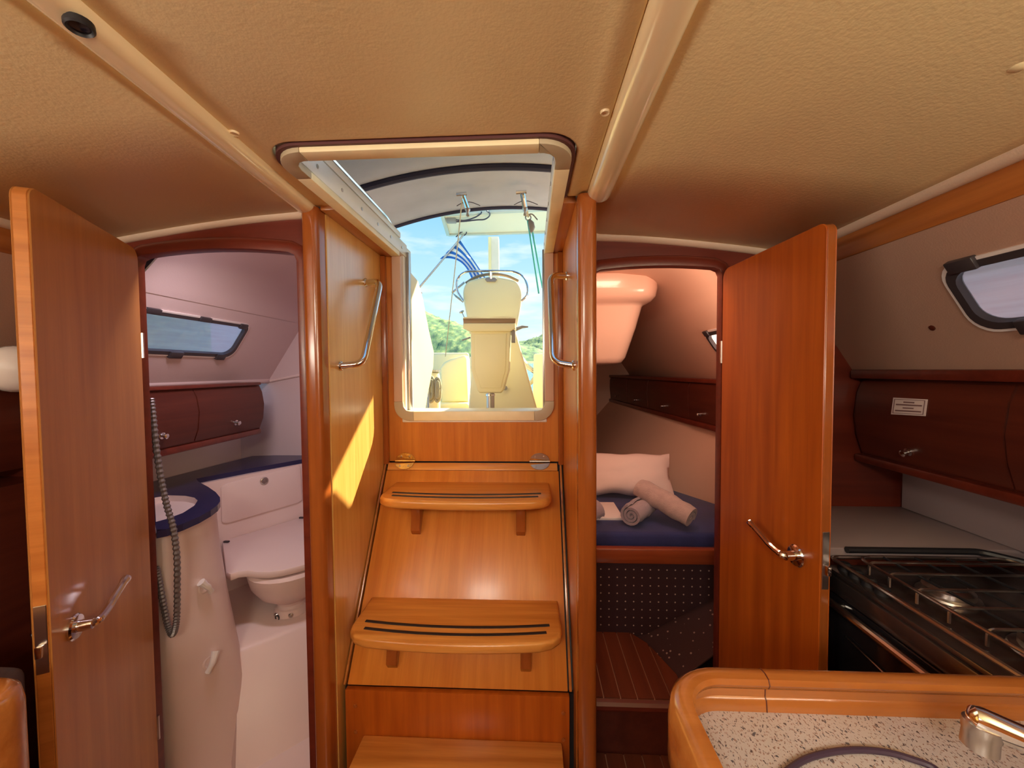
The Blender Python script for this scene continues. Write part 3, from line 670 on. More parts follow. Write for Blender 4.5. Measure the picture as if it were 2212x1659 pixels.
for px, py, mt, lb in ((873, 994, BRASS, 'golden round hinge'), (1166, 991, STEEL, 'silver round hinge')):
    q = U(px, py, Y=1.47)
    hg = MB()
    for s_ in (1, -1):
        a = [(math.cos(math.radians(t_)) * 0.039, math.sin(math.radians(t_)) * 0.032 * s_) for t_ in range(8, 173, 15)]
        if s_ > 0: P3 = [(q.x + u_, WB - 0.0005, PT.z + 0.001 + v_) for u_, v_ in a]
        else: P3 = [pan(q.x + u_, -v_ / pd.length, 0.0015) for u_, v_ in a]
        hg.prism(P3, (0, -0.003, 0) if s_ > 0 else pn * 0.003, 0.0008, 1)
    hh = hg.build('hinge', mt, st, lb)
    MB().tube([(q.x - 0.039, WB - 0.008, PT.z + 0.002), (q.x + 0.039, WB - 0.008, PT.z + 0.002)], 0.0042, 8).build('knuckle', mt, hh)
    for dx in (-0.016, 0.016):
        MB().lathe([(0.0042, 0), (0.004, 0.0012), (0, 0.0016)], (q.x + dx, WB - 0.0035, PT.z + 0.019), (0, -1, 0), 8).build('screw', STEEL, hh)
        MB().lathe([(0.0042, 0), (0.004, 0.0012), (0, 0.0016)], pan(q.x + dx, 0.019 / pd.length, 0.0045), pn, 8).build('screw', STEEL, hh)
kb = MB().box(-0.560, 0.108, 1.105, 1.123, FLOOR, -0.952, 0.002).build('kick_board', W_DOOR, label='dark teak kick board below the hinged step panel', cat='board')
for x in (-0.53, 0.09):
    for z in (-1.0, -1.08): MB().lathe([(0.006, 0), (0.006, 0.002), (0, 0.003)], (x, 1.105, z), (0, -1, 0), 10).build('screw_plug', W_PIL, kb)
sb = thing('bottom_step', 'loose wooden box step on the sole in front of the kick board', 'step', loc=(0, 0, 0))
MB().box(-0.505, 0.086, 0.82, 1.103, -1.113, -1.085, 0.006).build('tread', W_X, sb)
for x in (-0.485, 0.044): MB().box(x, x + 0.022, 0.84, 1.10, FLOOR, -1.113).build('side_board', W_Z, sb)
MB().box(-0.463, 0.044, 0.845, 0.865, FLOOR, -1.113).build('front_board', W_X, sb)
MB().box(LX, RX, 1.128, 1.50, FLOOR, -0.96).box(LX, RX, 1.527, 1.545, -1.0, -0.30).build('wall_engine_light_stop', BLACK, kind=ST, label='black engine box, with an added light stop behind the step panel')  # second black box added behind the panel to stop outside light leaking in

from mathutils.bvhtree import BVHTree
def hit(o, px, py):
    """where the sight line of a photo pixel meets a finished mesh, and the normal there"""
    me = o.data; t = BVHTree.FromPolygons([v.co for v in me.vertices], [p.vertices for p in me.polygons])
    d = U(px, py, Y=1.0).normalized(); r = t.ray_cast(Vector((0, 0, 0)), d)
    if r[0] is None: return U(px, py, Y=1.4), Vector((0, -1, 0))
    n = r[1] if r[1].dot(d) < 0 else -r[1]
    return r[0], n
def quadmap(c):
    c = [Vector(q) for q in c]; n = (c[1] - c[0]).cross(c[3] - c[0]).normalized()
    if n.dot(c[0]) > 0: n = -n
    return lambda u, v, h=0.0: c[0] * (1 - u) * (1 - v) + c[1] * u * (1 - v) + c[2] * u * v + c[3] * (1 - u) * v + n * h
def knob(p, n, parent, r=0.010, mat=CHROME):
    MB().lathe([(r * 1.25, 0), (r * 1.25, 0.003), (r * 0.7, 0.005), (r * 0.7, 0.012), (r * 1.0, 0.014), (r, 0.019), (r * 0.6, 0.022), (0, 0.0225)], p, n, 14).build('knob', mat, parent)
def strip_along(prof0, prof1, y0, y1):
    """loft of an XZ profile between two stations along Y"""
    return MB().loft([[(x, y0, z) for x, z in prof0], [(x, y1, z) for x, z in prof1]])

# ================================================================== TOILET COMPARTMENT (left)
HY = 2.12
cp = [(-0.60, 0.435), (-0.85, 0.434), (-1.00, 0.424), (-1.10, 0.402), (-1.165, 0.373), (-1.213, 0.336), (-1.2455, 0.29), (-1.2625, 0.266)]
MB().sheet([[(x, y, z) for x, z in cp] for y in (BL + 0.024, 1.6, HY + 0.05)], 0.0).build('ceiling_head', HEADLIN, kind=ST, label='pale lining curving over the toilet compartment')
WIN_H = ys_rrect(1.14, 1.745, 0.26, 0.74, [0.045, 0.05, 0.03, 0.03])
MB().holed([linL(y, s) for y, s in ((BL + 0.024, 0), (HY + 0.05, 0), (HY + 0.05, 1.14), (BL + 0.024, 1.14))], [[linL(y, s) for y, s in scale_s(WIN_H, 0.004)]], linL(0, 0, -0.02) - linL(0, 0)).build('wall_head_outboard', HEADLIN, kind=ST, label='sloping pale lining around the toilet window', smooth=False)
w = window('window_2', 'long narrow window in the toilet compartment with dark latches', linL, WIN_H, [(1.285, 0.255, 0.026, 0.03, 0.012), (1.50, 0.26, 0.026, 0.03, 0.012), (1.71, 0.275, 0.022, 0.035, 0.012), (1.46, 0.745, 0.028, 0.04, 0.014), (1.68, 0.745, 0.024, 0.04, 0.014)], PANE2)
MB().box(-1.80, -0.76, HY, HY + 0.03, FLOOR, 0.44).build('wall_head_aft', HEADLIN, kind=ST, label='pale aft wall of the toilet compartment')
MB().box(-1.68, -1.645, BL + 0.024, HY, FLOOR, -0.045).build('wall_head_hull', HEADWHITE, kind=ST, label='white moulded hull side behind the toilet locker')
MB().hexa([(-0.63, 1.52, FLOOR), (-0.6195, 1.52, FLOOR), (-0.76, HY, FLOOR), (-0.77, HY, FLOOR), (-0.63, 1.52, 0.44), (-0.6195, 1.52, 0.44), (-0.76, HY, 0.44), (-0.77, HY, 0.44)]).build('wall_head_inboard', HEADLIN, kind=ST, label='pale inboard wall of the toilet compartment')
MB().tube([(-1.478, y, -0.048) for y in (BL + 0.03, 1.6, HY)], 0.016, 10).build('trim_15', HEADLIN, kind=ST, label='padded lip under the toilet window lining')
a, b = U(584, 823, Y=HY - 0.004), U(670, 806, Y=HY - 0.004)
MB().tube([a, b], 0.008, 8).build('trim_16', HEADWHITE, kind=ST, label='narrow lip on the aft wall of the toilet compartment')
MB().box(-1.65, -0.60, BL, HY, -1.40, -1.36).build('floor_head', HEADWHITE, kind=ST, label='white moulded floor of the toilet compartment')
# overhead hatch
dh = thing('deck_hatch', 'dark framed corner of a deck hatch above the toilet doorway', 'hatch')
h0, h1 = U(296, 607, Y=1.15), U(356, 541, Y=1.115)
hd = (h1 - h0).normalized(); hs_ = Vector((-1, 0, 0))
def hbar(w0, w1, t): return MB().hexa([h0 + hs_ * w0, h1 + hs_ * w0, h1 + hs_ * w1, h0 + hs_ * w1] + [q + Vector((0, 0, t)) for q in (h0 + hs_ * w0, h1 + hs_ * w0, h1 + hs_ * w1, h0 + hs_ * w1)], 0.003)
hbar(0.006, 0.06, 0.02).build('hatch_frame', PLASTIC_D, dh)
hbar(-0.002, 0.006, 0.02).build('hatch_rim', WHITEP, dh)

# locker
lk = thing('head_locker', 'dark mahogany double locker with rounded front under the toilet window', 'locker')
lp = [(-1.64, -0.060), (-1.372, -0.060), (-1.355, -0.10), (-1.346, -0.16), (-1.353, -0.23), (-1.374, -0.285), (-1.64, -0.285)]
strip_along(lp, lp, 1.09, 1.90).build('body', W_DARK, lk)
for y0, y1, ky in ((1.10, 1.506, 1.355), (1.512, 1.892, 1.712)):
    fp = [(-1.367, -0.068), (-1.351, -0.10), (-1.342, -0.16), (-1.349, -0.23), (-1.367, -0.278), (-1.376, -0.278), (-1.376, -0.068)]
    d = strip_along(fp, fp, y0, y1).build('door', W_DARK, lk)
    knob((-1.350, ky, -0.230), (1, 0, -0.15), d)
MB().box(-1.64, -1.354, 1.10, 1.895, -0.064, -0.050, 0.004).build('top_rail', W_BULK, lk)
MB().box(-1.64, -1.366, 1.10, 1.905, -0.312, -0.284, 0.008).build('bottom_rail', W_BULK, lk)
# vanity: dark blue top, basin, moulded body
ZT = -0.47
V = lambda px, py: U(px, py, Z=ZT)
top_pts = [V(*q) for q in ((318, 1043), (440, 1012), (545, 985), (600, 981), (665, 980), (720, 978), (720, 982), (665, 990), (540, 1012), (424, 1034), (428, 1040), (450, 1052), (466, 1063), (475, 1074), (476, 1082), (470, 1091), (455, 1102), (430, 1116), (395, 1131), (360, 1143), (318, 1156))]
hole = [V(*q) for q in ((325, 1084), (334, 1075), (365, 1070), (400, 1071), (420, 1075), (427, 1081), (420, 1092), (395, 1108), (360, 1121), (334, 1128), (326, 1120))]
for q in top_pts: q.x = max(q.x, -1.643); q.y = min(max(q.y, 1.088), HY - 0.003)
vt = thing('vanity_counter', 'dark blue laminate worktop with rounded nose round the basin', 'counter')
MB().holed(top_pts, [hole], (0, 0, -0.022)).build('top', NAVY, vt, smooth=False)
bs = MB(); cen = sum(hole, Vector()) / len(hole)
rg = [hole] + [[cen + (q - cen) * k + Vector((0, 0, -dz)) for q in hole] for k, dz in ((0.97, 0.03), (0.9, 0.09), (0.7, 0.13), (0.3, 0.145), (0.05, 0.147))]
bs.loft(rg, False).build('wash_basin', HEADWHITE, label='white oval wash basin sunk in the dark blue worktop', cat='basin')
A, B = V(426, 1036), V(665, 991)
dn = (B - A).cross(Vector((0, 0, 1))).normalized()
if dn.dot(A) > 0: dn = -dn
DP = (A, dn)
LBk = U(480, 1168, plane=DP); ZL = LBk.z
van = thing('vanity_unit', 'white moulded vanity and toilet surround below the blue worktop', 'cabinet')
top_ring = [Vector(q) for q in (V(330, 1146), V(362, 1136), V(395, 1124), V(430, 1109), V(452, 1096), V(463, 1086), V(466, 1078), V(458, 1068), V(445, 1056), V(428, 1042))] + [Vector((-1.64, 1.75, ZT)), Vector((-1.64, 1.125, ZT))]
Dv = U(518, 1395, Z=-1.02) - V(466, 1078); Dv.z = 0
def vring(z, k):
    out = []
    for i, q in enumerate(top_ring):
        f = (0.0, 0.12, 0.32, 0.6, 0.85, 1, 1, 1, 1, 1, 0, 0)[i]
        out.append(Vector((max(-1.64, q.x + Dv.x * k * f), max(1.118, q.y + Dv.y * k * f), z)))
    return out
vb = MB().loft([vring(ZT - 0.022, 0), vring(-0.62, 0.12), vring(-0.80, 0.45), vring(-1.02, 1.0), vring(-1.18, 1.25), vring(-1.36, 1.45)]).build('body', HEADWHITE, van, sharp=50)
n2 = dn * 0.35
MB().prism([A, B, B + (B - A) * 0.02, B + (B - A) * 0.02 - dn * 0.03, A - dn * 0.03], (0, 0, -0.86)).build('cabinet', HEADWHITE, van).location.z = -0.022
q4 = quadmap([U(px, py, plane=DP) for px, py in ((478, 1133), (652, 1083), (648, 1005), (476, 1047))])
dr = MB().prism([q4(u_, v_, 0.0) for u_, v_ in rrect(0, 1, 0, 1, 0.09)], dn * 0.008, 0.003).build('door', HEADWHITE, van)
p = U(569, 1038, plane=DP) + dn * 0.008
MB().lathe([(0.018, 0), (0.018, 0.004), (0.013, 0.006), (0.012, 0.004), (0.006, 0.004), (0.005, 0.007), (0, 0.007)], p, dn, 18).build('push_latch', STEEL, dr)
# plinth that carries the toilet
pf = [U(px, py, Z=-1.02) for px, py in ((516, 1397), (590, 1368), (670, 1336), (730, 1313))]
pb = [B + (B - A) * 0.15, A]
rt = [Vector((q.x, q.y, -1.02)) for q in pf + pb]
rb = [Vector((q.x + (0.10 if i < 4 else 0), q.y - (0.16 if i < 4 else 0), -1.37)) for i, q in enumerate(pf + pb)]
rm = [Vector((q.x + (0.012 if i < 4 else 0), q.y - (0.02 if i < 4 else 0), -1.035)) for i, q in enumerate(pf + pb)]
MB().loft([rt, rm, rb]).build('plinth', HEADWHITE, van, sharp=60)
# toilet
tl = thing('toilet', 'white marine toilet with a wide lid, tucked into the moulding', 'toilet')
lid = [U(px, py, Z=ZL) for px, py in ((480, 1168), (575, 1140), (668, 1112), (730, 1094), (740, 1190), (700, 1206), (668, 1216), (640, 1224), (610, 1231), (580, 1235), (555, 1235), (535, 1232), (515, 1234), (498, 1240), (488, 1236))]
MB().prism([q + Vector((0, 0, -0.028)) for q in lid], (0, 0, 0.028), 0.006, 2).build('lid', HEADWHITE, tl)
for px, py in ((490, 1171), (652, 1119)):
    q = U(px, py, Z=ZL + 0.001)
    MB().box(q.x - 0.012, q.x + 0.012, q.y - 0.008, q.y + 0.004, ZL, ZL + 0.008, 0.002).build('hinge', PLASTIC_D, tl)
bc = U(628, 1212, Z=ZL - 0.035)
MB().lathe([(0.150, 0.0), (0.158, -0.012), (0.155, -0.03), (0.145, -0.07), (0.115, -0.115), (0.075, -0.145), (0.060, -0.155)], bc, (0, 0, 1), 28).build('bowl', HEADWHITE, tl)
hb = bc.z - 0.15 + 1.02
MB().lathe([(0.060, 0.0), (0.052, -0.02), (0.055, -hb * 0.5), (0.064, -hb * 0.55), (0.070, -hb * 0.97), (0.05, -hb)], bc + Vector((0, 0, -0.15)), (0, 0, 1), 20).build('base', HEADWHITE, tl)
for dx in (-0.03, 0.03):
    MB().lathe([(0.010, 0), (0.010, 0.008), (0.006, 0.012), (0, 0.012)], bc + Vector((dx, -0.052, -0.20)), (dx * 5, -1, 0), 8).build('bolt', STEEL, tl)
MB().lathe([(0.012, 0), (0.012, 0.006), (0.008, 0.0061), (0.007, 0.002), (0, 0.002)], bc + Vector((-0.02, -0.062, -0.16 - hb * 0.75)), (-0.3, -1, 0), 12).build('drain_hole', PLASTIC_D, tl)
# moulded twist hooks
for px, py, rot, lb in ((440, 1268, 0.6, 'upper white twist knob on the vanity front'), (452, 1430, -0.5, 'lower white twist knob on the vanity front')):
    p, n = hit(vb, px, py)
    k = thing('twist_knob', lb, 'knob', 'white twist knobs on the vanity front', loc=p)
    n = n.normalized(); u_ = Vector((0, 0, 1)) - n * n.z; u_.normalize(); v_ = n.cross(u_)
    a1 = (u_ * math.cos(rot) + v_ * math.sin(rot))
    MB().lathe([(0.022, -0.004), (0.022, 0.002), (0.017, 0.004), (0.010, 0.001)], (0, 0, 0), n, 18).build('escutcheon', HEADWHITE, k)
    MB().tube([a1 * -0.028 + n * 0.010, a1 * -0.012 + n * 0.014, n * 0.017, a1 * 0.014 + n * 0.015, a1 * 0.032 + n * 0.012], [0.009, 0.0075, 0.010, 0.010, 0.013], 10).build('grip', WHITEP, k)
# shower hose
hp = spline([U(px, py, Y=1.098) for px, py in ((326, 860), (331, 905), (338, 970), (348, 1035), (360, 1090), (374, 1140), (382, 1200), (383, 1270), (382, 1330), (378, 1360), (371, 1371), (363, 1352), (354, 1310), (345, 1262), (338, 1225))], 12)
MB().tube(hp, [0.0090 if i % 2 else 0.0066 for i in range(len(hp))], 8).build('shower_hose', HOSE, label='ribbed metal shower hose hanging in a loop beside the vanity', cat='hose', sharp=25)

# ================================================================== AFT CABIN (right)
CY = 3.7
cc = [(0.172, 0.436), (0.40, 0.434), (0.52, 0.420), (0.60, 0.390), (0.655, 0.345), (0.7005, 0.29), (0.719, 0.264)]
o = MB().sheet([[(x, y, z) for x, z in cc] for y in (BR + 0.024, 2.4, CY)], 0.0).build('ceiling_cabin', SALMON, kind=ST, label='pale lining over the aft cabin berth')
def linC(Y, s, h=0.0):
    t, b = Vector((0.70, 0, 0.29)), Vector((0.935, 0, -0.06)); n = Vector((-0.35, 0, -0.235)).normalized()
    return t + (b - t) * s + Vector((0, Y, 0)) + n * h
WIN_C = [(a_, b_ / 0.4216) for a_, b_ in rrect(1.35, 1.80, 0.37 * 0.4216, 0.66 * 0.4216, [0.05, 0.02, 0.02, 0.035], 6)]
MB().holed([linC(y, s) for y, s in ((BR + 0.024, 0), (CY, 0), (CY, 1.0), (BR + 0.024, 1.0))], [[linC(y, s) for y, s in scale_s(WIN_C, 0.004)]], linC(0, 0, -0.02) - linC(0, 0)).build('wall_cabin_outboard', SALMON, kind=ST, label='sloping pale lining around the small aft cabin window', smooth=False)
window('window_3', 'small corner of an aft cabin window beside the open door', linC, WIN_C, [(1.775, 0.37, 0.022, 0.03, 0.012), (1.71, 0.66, 0.018, 0.03, 0.012)], PANE)
MB().box(0.172, 1.1, CY, CY + 0.03, FLOOR, 0.44).build('wall_cabin_aft', SALMON, kind=ST, label='aft wall of the berth cabin')
MB().box(0.172, 0.18, 1.531, CY, FLOOR, 0.44).build('wall_cabin_inboard', SALMON, kind=ST, label='inboard wall of the berth cabin')
ys = (BR + 0.024, 1.867, 2.13, 2.6, 3.1, CY)
tx = (0.985, 0.930, 0.905, 0.86, 0.815, 0.76); bx_ = (1.06, 0.905, 0.750, 0.62, 0.52, 0.42)
MB().sheet([[(a_, y, -0.06) for a_, y in zip(tx, ys)], [(a_ - 0.01, y, -0.29) for a_, y in zip(tx, ys)], [(a_, y, -0.66) for a_, y in zip(bx_, ys)]], 0.0).build('wall_cabin_hull', SALMON, kind=ST, label='pale lining between the berth and the aft cabin locker')
# cockpit well moulding
rings = []
for z, x1, y0, r in ((0.030, 0.440, 1.97, 0.05), (0.036, 0.462, 1.945, 0.06), (0.060, 0.478, 1.93, 0.065), (0.20, 0.518, 1.89, 0.07), (0.298, 0.540, 1.865, 0.07), (0.308, 0.545, 1.86, 0.07), (0.313, 0.556, 1.845, 0.075), (0.322, 0.575, 1.82, 0.08), (0.340, 0.590, 1.80, 0.085), (0.375, 0.597, 1.79, 0.09), (0.44, 0.597, 1.79, 0.09)):
    rings.append([(a_, b_, z) for a_, b_ in rrect(0.181, x1, y0, 2.75, [r, 0.01, 0.01, r])])
MB().loft(rings).build('cockpit_well_moulding', MOULD, label='smooth salmon-white moulded underside of the cockpit hanging in the aft cabin', cat='moulding', sharp=50)
# locker
cl = thing('cabin_locker', 'long dark mahogany locker with small knobs above the berth', 'locker')
X0 = lambda y: 0.897 - (y - 1.855) * 0.0758
def cprof(y, d=0.0): x = X0(y) - d; return [(x + 0.20 + d, -0.055), (x + 0.002, -0.060), (x - 0.006, -0.10), (x - 0.008, -0.18), (x - 0.001, -0.285), (x + 0.20 + d, -0.285)]
strip_along(cprof(1.32), cprof(CY), 1.32, CY).build('body', W_DARK, cl)
xr = lambda y, z: X0(y) - 0.014
for y0, y1, kp in ((1.33, 2.155, 2.03), (2.165, 2.75, 2.48), (2.76, 3.2, 2.98), (3.21, 3.68, 3.45)):
    fa = [(X0(y0) - 0.004, -0.075), (X0(y0) - 0.014, -0.10), (X0(y0) - 0.016, -0.18), (X0(y0) - 0.008, -0.272), (X0(y0) + 0.01, -0.272), (X0(y0) + 0.01, -0.075)]
    fb = [(X0(y1) - 0.004, -0.075), (X0(y1) - 0.014, -0.10), (X0(y1) - 0.016, -0.18), (X0(y1) - 0.008, -0.272), (X0(y1) + 0.01, -0.272), (X0(y1) + 0.01, -0.075)]
    d = strip_along(fa, fb, y0, y1).build('door', W_DARK, cl)
    knob((X0(kp) - 0.013, kp, -0.232), (-1, -0.08, -0.05), d, 0.008)
for z0, z1, nm in ((-0.072, -0.050, 'top_rail'), (-0.302, -0.274, 'bottom_rail')):
    MB().hexa([(X0(1.28) - 0.020, 1.318, z0), (X0(CY) - 0.020, CY, z0), (X0(CY) + 0.2, CY, z0), (X0(1.28) + 0.2, 1.318, z0), (X0(1.28) - 0.020, 1.318, z1), (X0(CY) - 0.020, CY, z1), (X0(CY) + 0.2, CY, z1), (X0(1.28) + 0.2, 1.318, z1)], 0.006).build(nm, W_BULK, cl)
# berth
MT = -0.645
out = [(0.185, 1.535), (0.60, 1.535), (0.95, 1.535), (0.995, 1.56), (0.900, 1.865), (0.745, 2.13), (0.615, 2.6), (0.515, 3.1), (0.44, 3.5), (0.185, 3.5)]
mt = MB().prism([(x, y, MT - 0.065) for x, y in out], (0, 0, 0.065), 0.018, 3).build('mattress', NAVYCLOTH, label='navy blue berth mattress in the aft cabin', cat='mattress', sharp=50)
bf = thing('berth_base', 'berth front with a red-brown fascia and dotted dark carpet', 'berth')
MB().box(0.185, 0.99, 1.495, 1.530, -0.752, -0.692, 0.008).build('fascia', wood('berth_fascia_wood', (0.34, 0.07, 0.022), (0.25, 0.045, 0.016), 'X', 0.25, 0.8, 0.5), bf)
MB().box(0.185, 1.0, 1.53, 3.5, -0.735, MT - 0.066, 0).build('berth_board', W_DARK, bf)
MB().box(0.185, 1.0, 1.530, 1.545, FLOOR, -0.735).build('carpet_panel', CARPET, bf)
MB().sheet([[U(1600, 1262, Y=1.531), U(1400, 1370, Y=1.531), (0.30, 1.531, -1.10)], [(0.78, 1.318, -0.84), (0.56, 1.318, -1.02), (0.44, 1.318, -1.10)]], 0.004).build('carpet_slope', CARPET2, bf)
MB().box(0.175, 1.0, 1.32, 1.53, -1.13, -1.11).build('carpet_floor', CARPET2, bf)
# pillow
def pillow(c, w, h, d, tilt, yaw):
    N, M = 22, 14; mb = MB(); rows_f, rows_b = [], []
    for j in range(M + 1):
        v = -1 + 2 * j / M; rf, rb_ = [], []
        for i in range(N + 1):
            u_ = -1 + 2 * i / N
            k = max(0.0, (1 - abs(u_) ** 3.2)) * max(0.0, (1 - abs(v) ** 3.2)); t = d * k ** 0.55
            pin = 1 - 0.06 * (1 - abs(v)) * abs(u_) ** 4; pv = 1 - 0.09 * (1 - abs(u_)) * abs(v) ** 4
            wv = 0.007 * noise.noise(Vector((u_ * 3, v * 3, 1.7))) + 0.006 * math.sin(u_ * 9 + v * 4) * (abs(v) ** 3)
            x = u_ * w * pin; z = v * h * pv + wv
            rf.append(Vector((x, -t + wv, z))); rb_.append(Vector((x, t * 0.7 + wv, z)))
        rows_f.append(rf); rows_b.append(rb_)
    M4 = Matrix.Translation(c) @ Matrix.Rotation(yaw, 4, 'Z') @ Matrix.Rotation(tilt, 4, 'X')
    mb.sheet([[M4 @ q for q in r] for r in rows_f]); mb.sheet([[M4 @ q for q in r[::-1]] for r in rows_b])
    return mb
pillow(Vector((0.44, 2.00, -0.535)), 0.27, 0.115, 0.060, math.radians(-32), math.radians(-6)).build('pillow', PILLOW, label='white pillow propped up at the end of the navy mattress', cat='pillow', sharp=80)
MB().box(0.19, 0.395, 1.66, 1.86, MT - 0.002, MT + 0.012, 0.004).build('folded_sheet', WHITECLOTH, label='flat folded white sheet in front of the pillow', cat='sheet')
def towel(a_, b_, r, label, mat, turns=2.6, swell=None):
    a_, b_ = Vector(a_), Vector(b_); ax = (b_ - a_).normalized(); u_ = ax.orthogonal().normalized(); v_ = ax.cross(u_)
    n = int(turns * 18); t_ = r / (turns + 0.6) * 0.72
    def sp(k, rr): return u_ * math.cos(k) * rr + v_ * math.sin(k) * rr * 0.92
    ro, ri = [], []
    for i in range(n + 1):
        ang = 2 * math.pi * turns * i / n; rad = r * (0.16 + 0.84 * i / n)
        ro.append(sp(ang, rad)); ri.append(sp(ang, rad - t_))
    sec = ro + ri[::-1]
    rows = []
    K = 8
    for k in range(K + 1):
        f = k / K; s_ = 1 + (swell or 0.0) * math.sin(f * math.pi * 1.0) + 0.02 * math.sin(f * 23)
        rows.append([a_ + (b_ - a_) * f + q * s_ + Vector((0, 0, 0.003 * math.sin(f * 17))) for q in sec])
    MB().loft(rows, True).build('rolled_towel', mat, label=label, cat='towel', group='rolled towels on the berth', sharp=60)
towel((0.635, 1.560, -0.595), (0.475, 1.735, -0.525), 0.050, 'larger beige rolled towel lying across the other roll', TOWEL, 2.2, 0.12)
towel((0.405, 1.585, -0.596), (0.520, 1.730, -0.594), 0.050, 'rolled towel with its spiral end facing the viewer', TOWEL2, 2.8, 0.05)
towel((0.225, 1.62, -0.600), (0.285, 1.66, -0.590), 0.044, 'purplish rolled towel end peeping out behind the right post', TOWEL2, 2.5)
# cabin floor: raised step and lower boards, planks with pale seams
sp_ = thing('cabin_step', 'raised step of dark striped boards in the aft cabin', 'step')
ZP = -1.045
poly = lambda y: 0.42 + (1.53 - y) * 0.36 if y > 1.30 else 0.505 + (1.30 - y) * 0.3
MB().prism([(x, y, ZP - 0.034) for x, y in ((0.175, 1.53), (0.40, 1.53), (0.44, 1.47), (0.50, 1.30), (0.535, 1.215), (0.175, 1.215))], (0, 0, 0.030), 0.004).build('step_board', HOLLY, sp_)
for i in range(7):
    xa = 0.176 + i * 0.0535; xb = xa + 0.0500
    lim = lambda x: 1.53 if x <= 0.40 else (1.53 - (x - 0.40) * 1.5 if x < 0.44 else max(1.225, 1.47 - (x - 0.44) * 2.8))
    if lim(xb) <= 1.23: break
    MB().prism([(xa, 1.218, ZP - 0.006), (xb, 1.218, ZP - 0.006), (xb, lim(xb), ZP - 0.006), (xa, lim(xa), ZP - 0.006)], (0, 0, 0.006)).build('plank', W_SOLE, sp_)
MB().tube([(0.175, 1.212, ZP - 0.020), (0.54, 1.212, ZP - 0.020)], 0.017, 10).build('nosing', W_BULK, sp_)
MB().box(0.175, 0.56, 1.232, 1.25, -1.26, ZP - 0.034).build('riser', W_DARK, sp_)
sl_ = thing('sole_boards', 'lower striped sole boards in front of the aft cabin step', 'floorboards')
MB().box(0.175, 0.60, 0.70, 1.23, -1.262, -1.246).build('base_board', HOLLY, sl_)
for i in range(7):
    xa = 0.178 + i * 0.058
    MB().box(xa, xa + 0.0540, 0.70, 1.228, -1.247, -1.240).build('plank', W_SOLE, sl_)

# ================================================================== GALLEY (right)
gl = thing('galley_locker', 'dark mahogany galley locker with curved doors under the side window', 'locker')
gp = [(1.20, -0.004), (1.050, -0.030), (1.032, -0.08), (1.024, -0.15), (1.032, -0.21), (1.052, -0.272), (1.20, -0.272)]
strip_along(gp, gp, -1.6, 1.28).build('body', W_DARK, gl)
MB().box(1.012, 1.20, -1.6, 1.284, -0.034, -0.006, 0.006).build('top_rail', W_BULK, gl)
MB().box(1.030, 1.20, -1.6, 1.284, -0.296, -0.272, 0.006).build('bottom_rail', W_BULK, gl)
doors = []
for y0, y1 in ((0.886, 1.268), (0.40, 0.880), (-0.05, 0.394)):
    fp = [(1.042, -0.040), (1.026, -0.08), (1.018, -0.15), (1.026, -0.21), (1.044, -0.266), (1.052, -0.266), (1.052, -0.040)]
    doors.append(strip_along(fp, fp, y0, y1).build('door', W_DARK, gl))
p, n = hit(doors[0], 1963, 976); knob(p, n, doors[0], 0.009)
pq = [hit(doors[0], px, py)[0] for px, py in ((1926, 895), (2000, 899), (2005, 863), (1931, 859))]
pm = quadmap(pq)
pc = thing('notice_label', 'small printed notice stuck on the dark galley locker door', 'label')
MB().prism([pm(a_, b_, 0.0005) for a_, b_ in ((0, 0), (1, 0), (1, 1), (0, 1))], pm(0, 0, 0.0015) - pm(0, 0, 0)).build('paper', PAPER, pc)
for (u0, u1, v0, v1) in ((0.05, 0.95, 0.90, 0.93), (0.05, 0.95, 0.07, 0.10), (0.05, 0.07, 0.07, 0.93), (0.93, 0.95, 0.07, 0.93), (0.34, 0.66, 0.72, 0.80), (0.12, 0.88, 0.56, 0.64), (0.34, 0.66, 0.38, 0.45), (0.12, 0.88, 0.20, 0.28)):
    MB().prism([pm(a_, b_, 0.0022) for a_, b_ in ((u0, v0), (u1, v0), (u1, v1), (u0, v1))], pm(0, 0, 0.0004) - pm(0, 0, 0)).build('printed_line', INK, pc)
MB().box(1.172, 1.19, -1.6, 1.276, -0.444, -0.29, 0.003).build('backsplash', COUNTER, label='pale grey splashback panel behind the stove', cat='splashback')
MB().box(0.690, 1.33, 0.985, 1.288, -0.472, -0.445, 0.003).build('galley_worktop', COUNTER, label='pale grey worktop between stove and bulkhead', cat='worktop')
MB().box(0.700, 1.33, 0.990, 1.288, FLOOR, -0.473).build('galley_cabinet', W_DARK, label='dark cabinet side below the grey galley worktop', cat='cabinet')
# stove
SX0, SX1, SY0, SY1, SZ = 0.722, 1.140, 0.56, 0.972, -0.478
sv = thing('gas_stove', 'dark gimballed gas stove with wire pan grid and oven door', 'stove')
MB().box(SX0 + 0.02, SX1, SY0, SY1 - 0.005, -0.93, SZ - 0.012, 0.004).build('body', BLACK, sv)
MB().box(SX0 - 0.008, SX1 + 0.005, SY0 - 0.005, SY1 - 0.004, SZ - 0.012, SZ, 0.004).build('hob_plate', ENAMEL, sv)
MB().box(SX0 - 0.012, SX0 + 0.016, SY0, SY1 - 0.01, SZ - 0.052, SZ - 0.012, 0.004).build('control_panel', ENAMEL, sv)
od = MB().box(SX0 - 0.004, SX0 + 0.020, SY0 + 0.01, SY1 - 0.015, -0.90, SZ - 0.058, 0.006).build('oven_door', BLACKG, sv)
MB().tube([(SX0 - 0.024, SY0 + 0.03, -0.548), (SX0 - 0.024, SY1 - 0.03, -0.548)], 0.0085, 10).build('door_handle', STEEL, od)
for y in (SY0 + 0.06, SY1 - 0.06): MB().tube([(SX0 - 0.024, y, -0.548), (SX0, y, -0.548)], 0.005, 8).build('handle_bracket', STEEL, od)
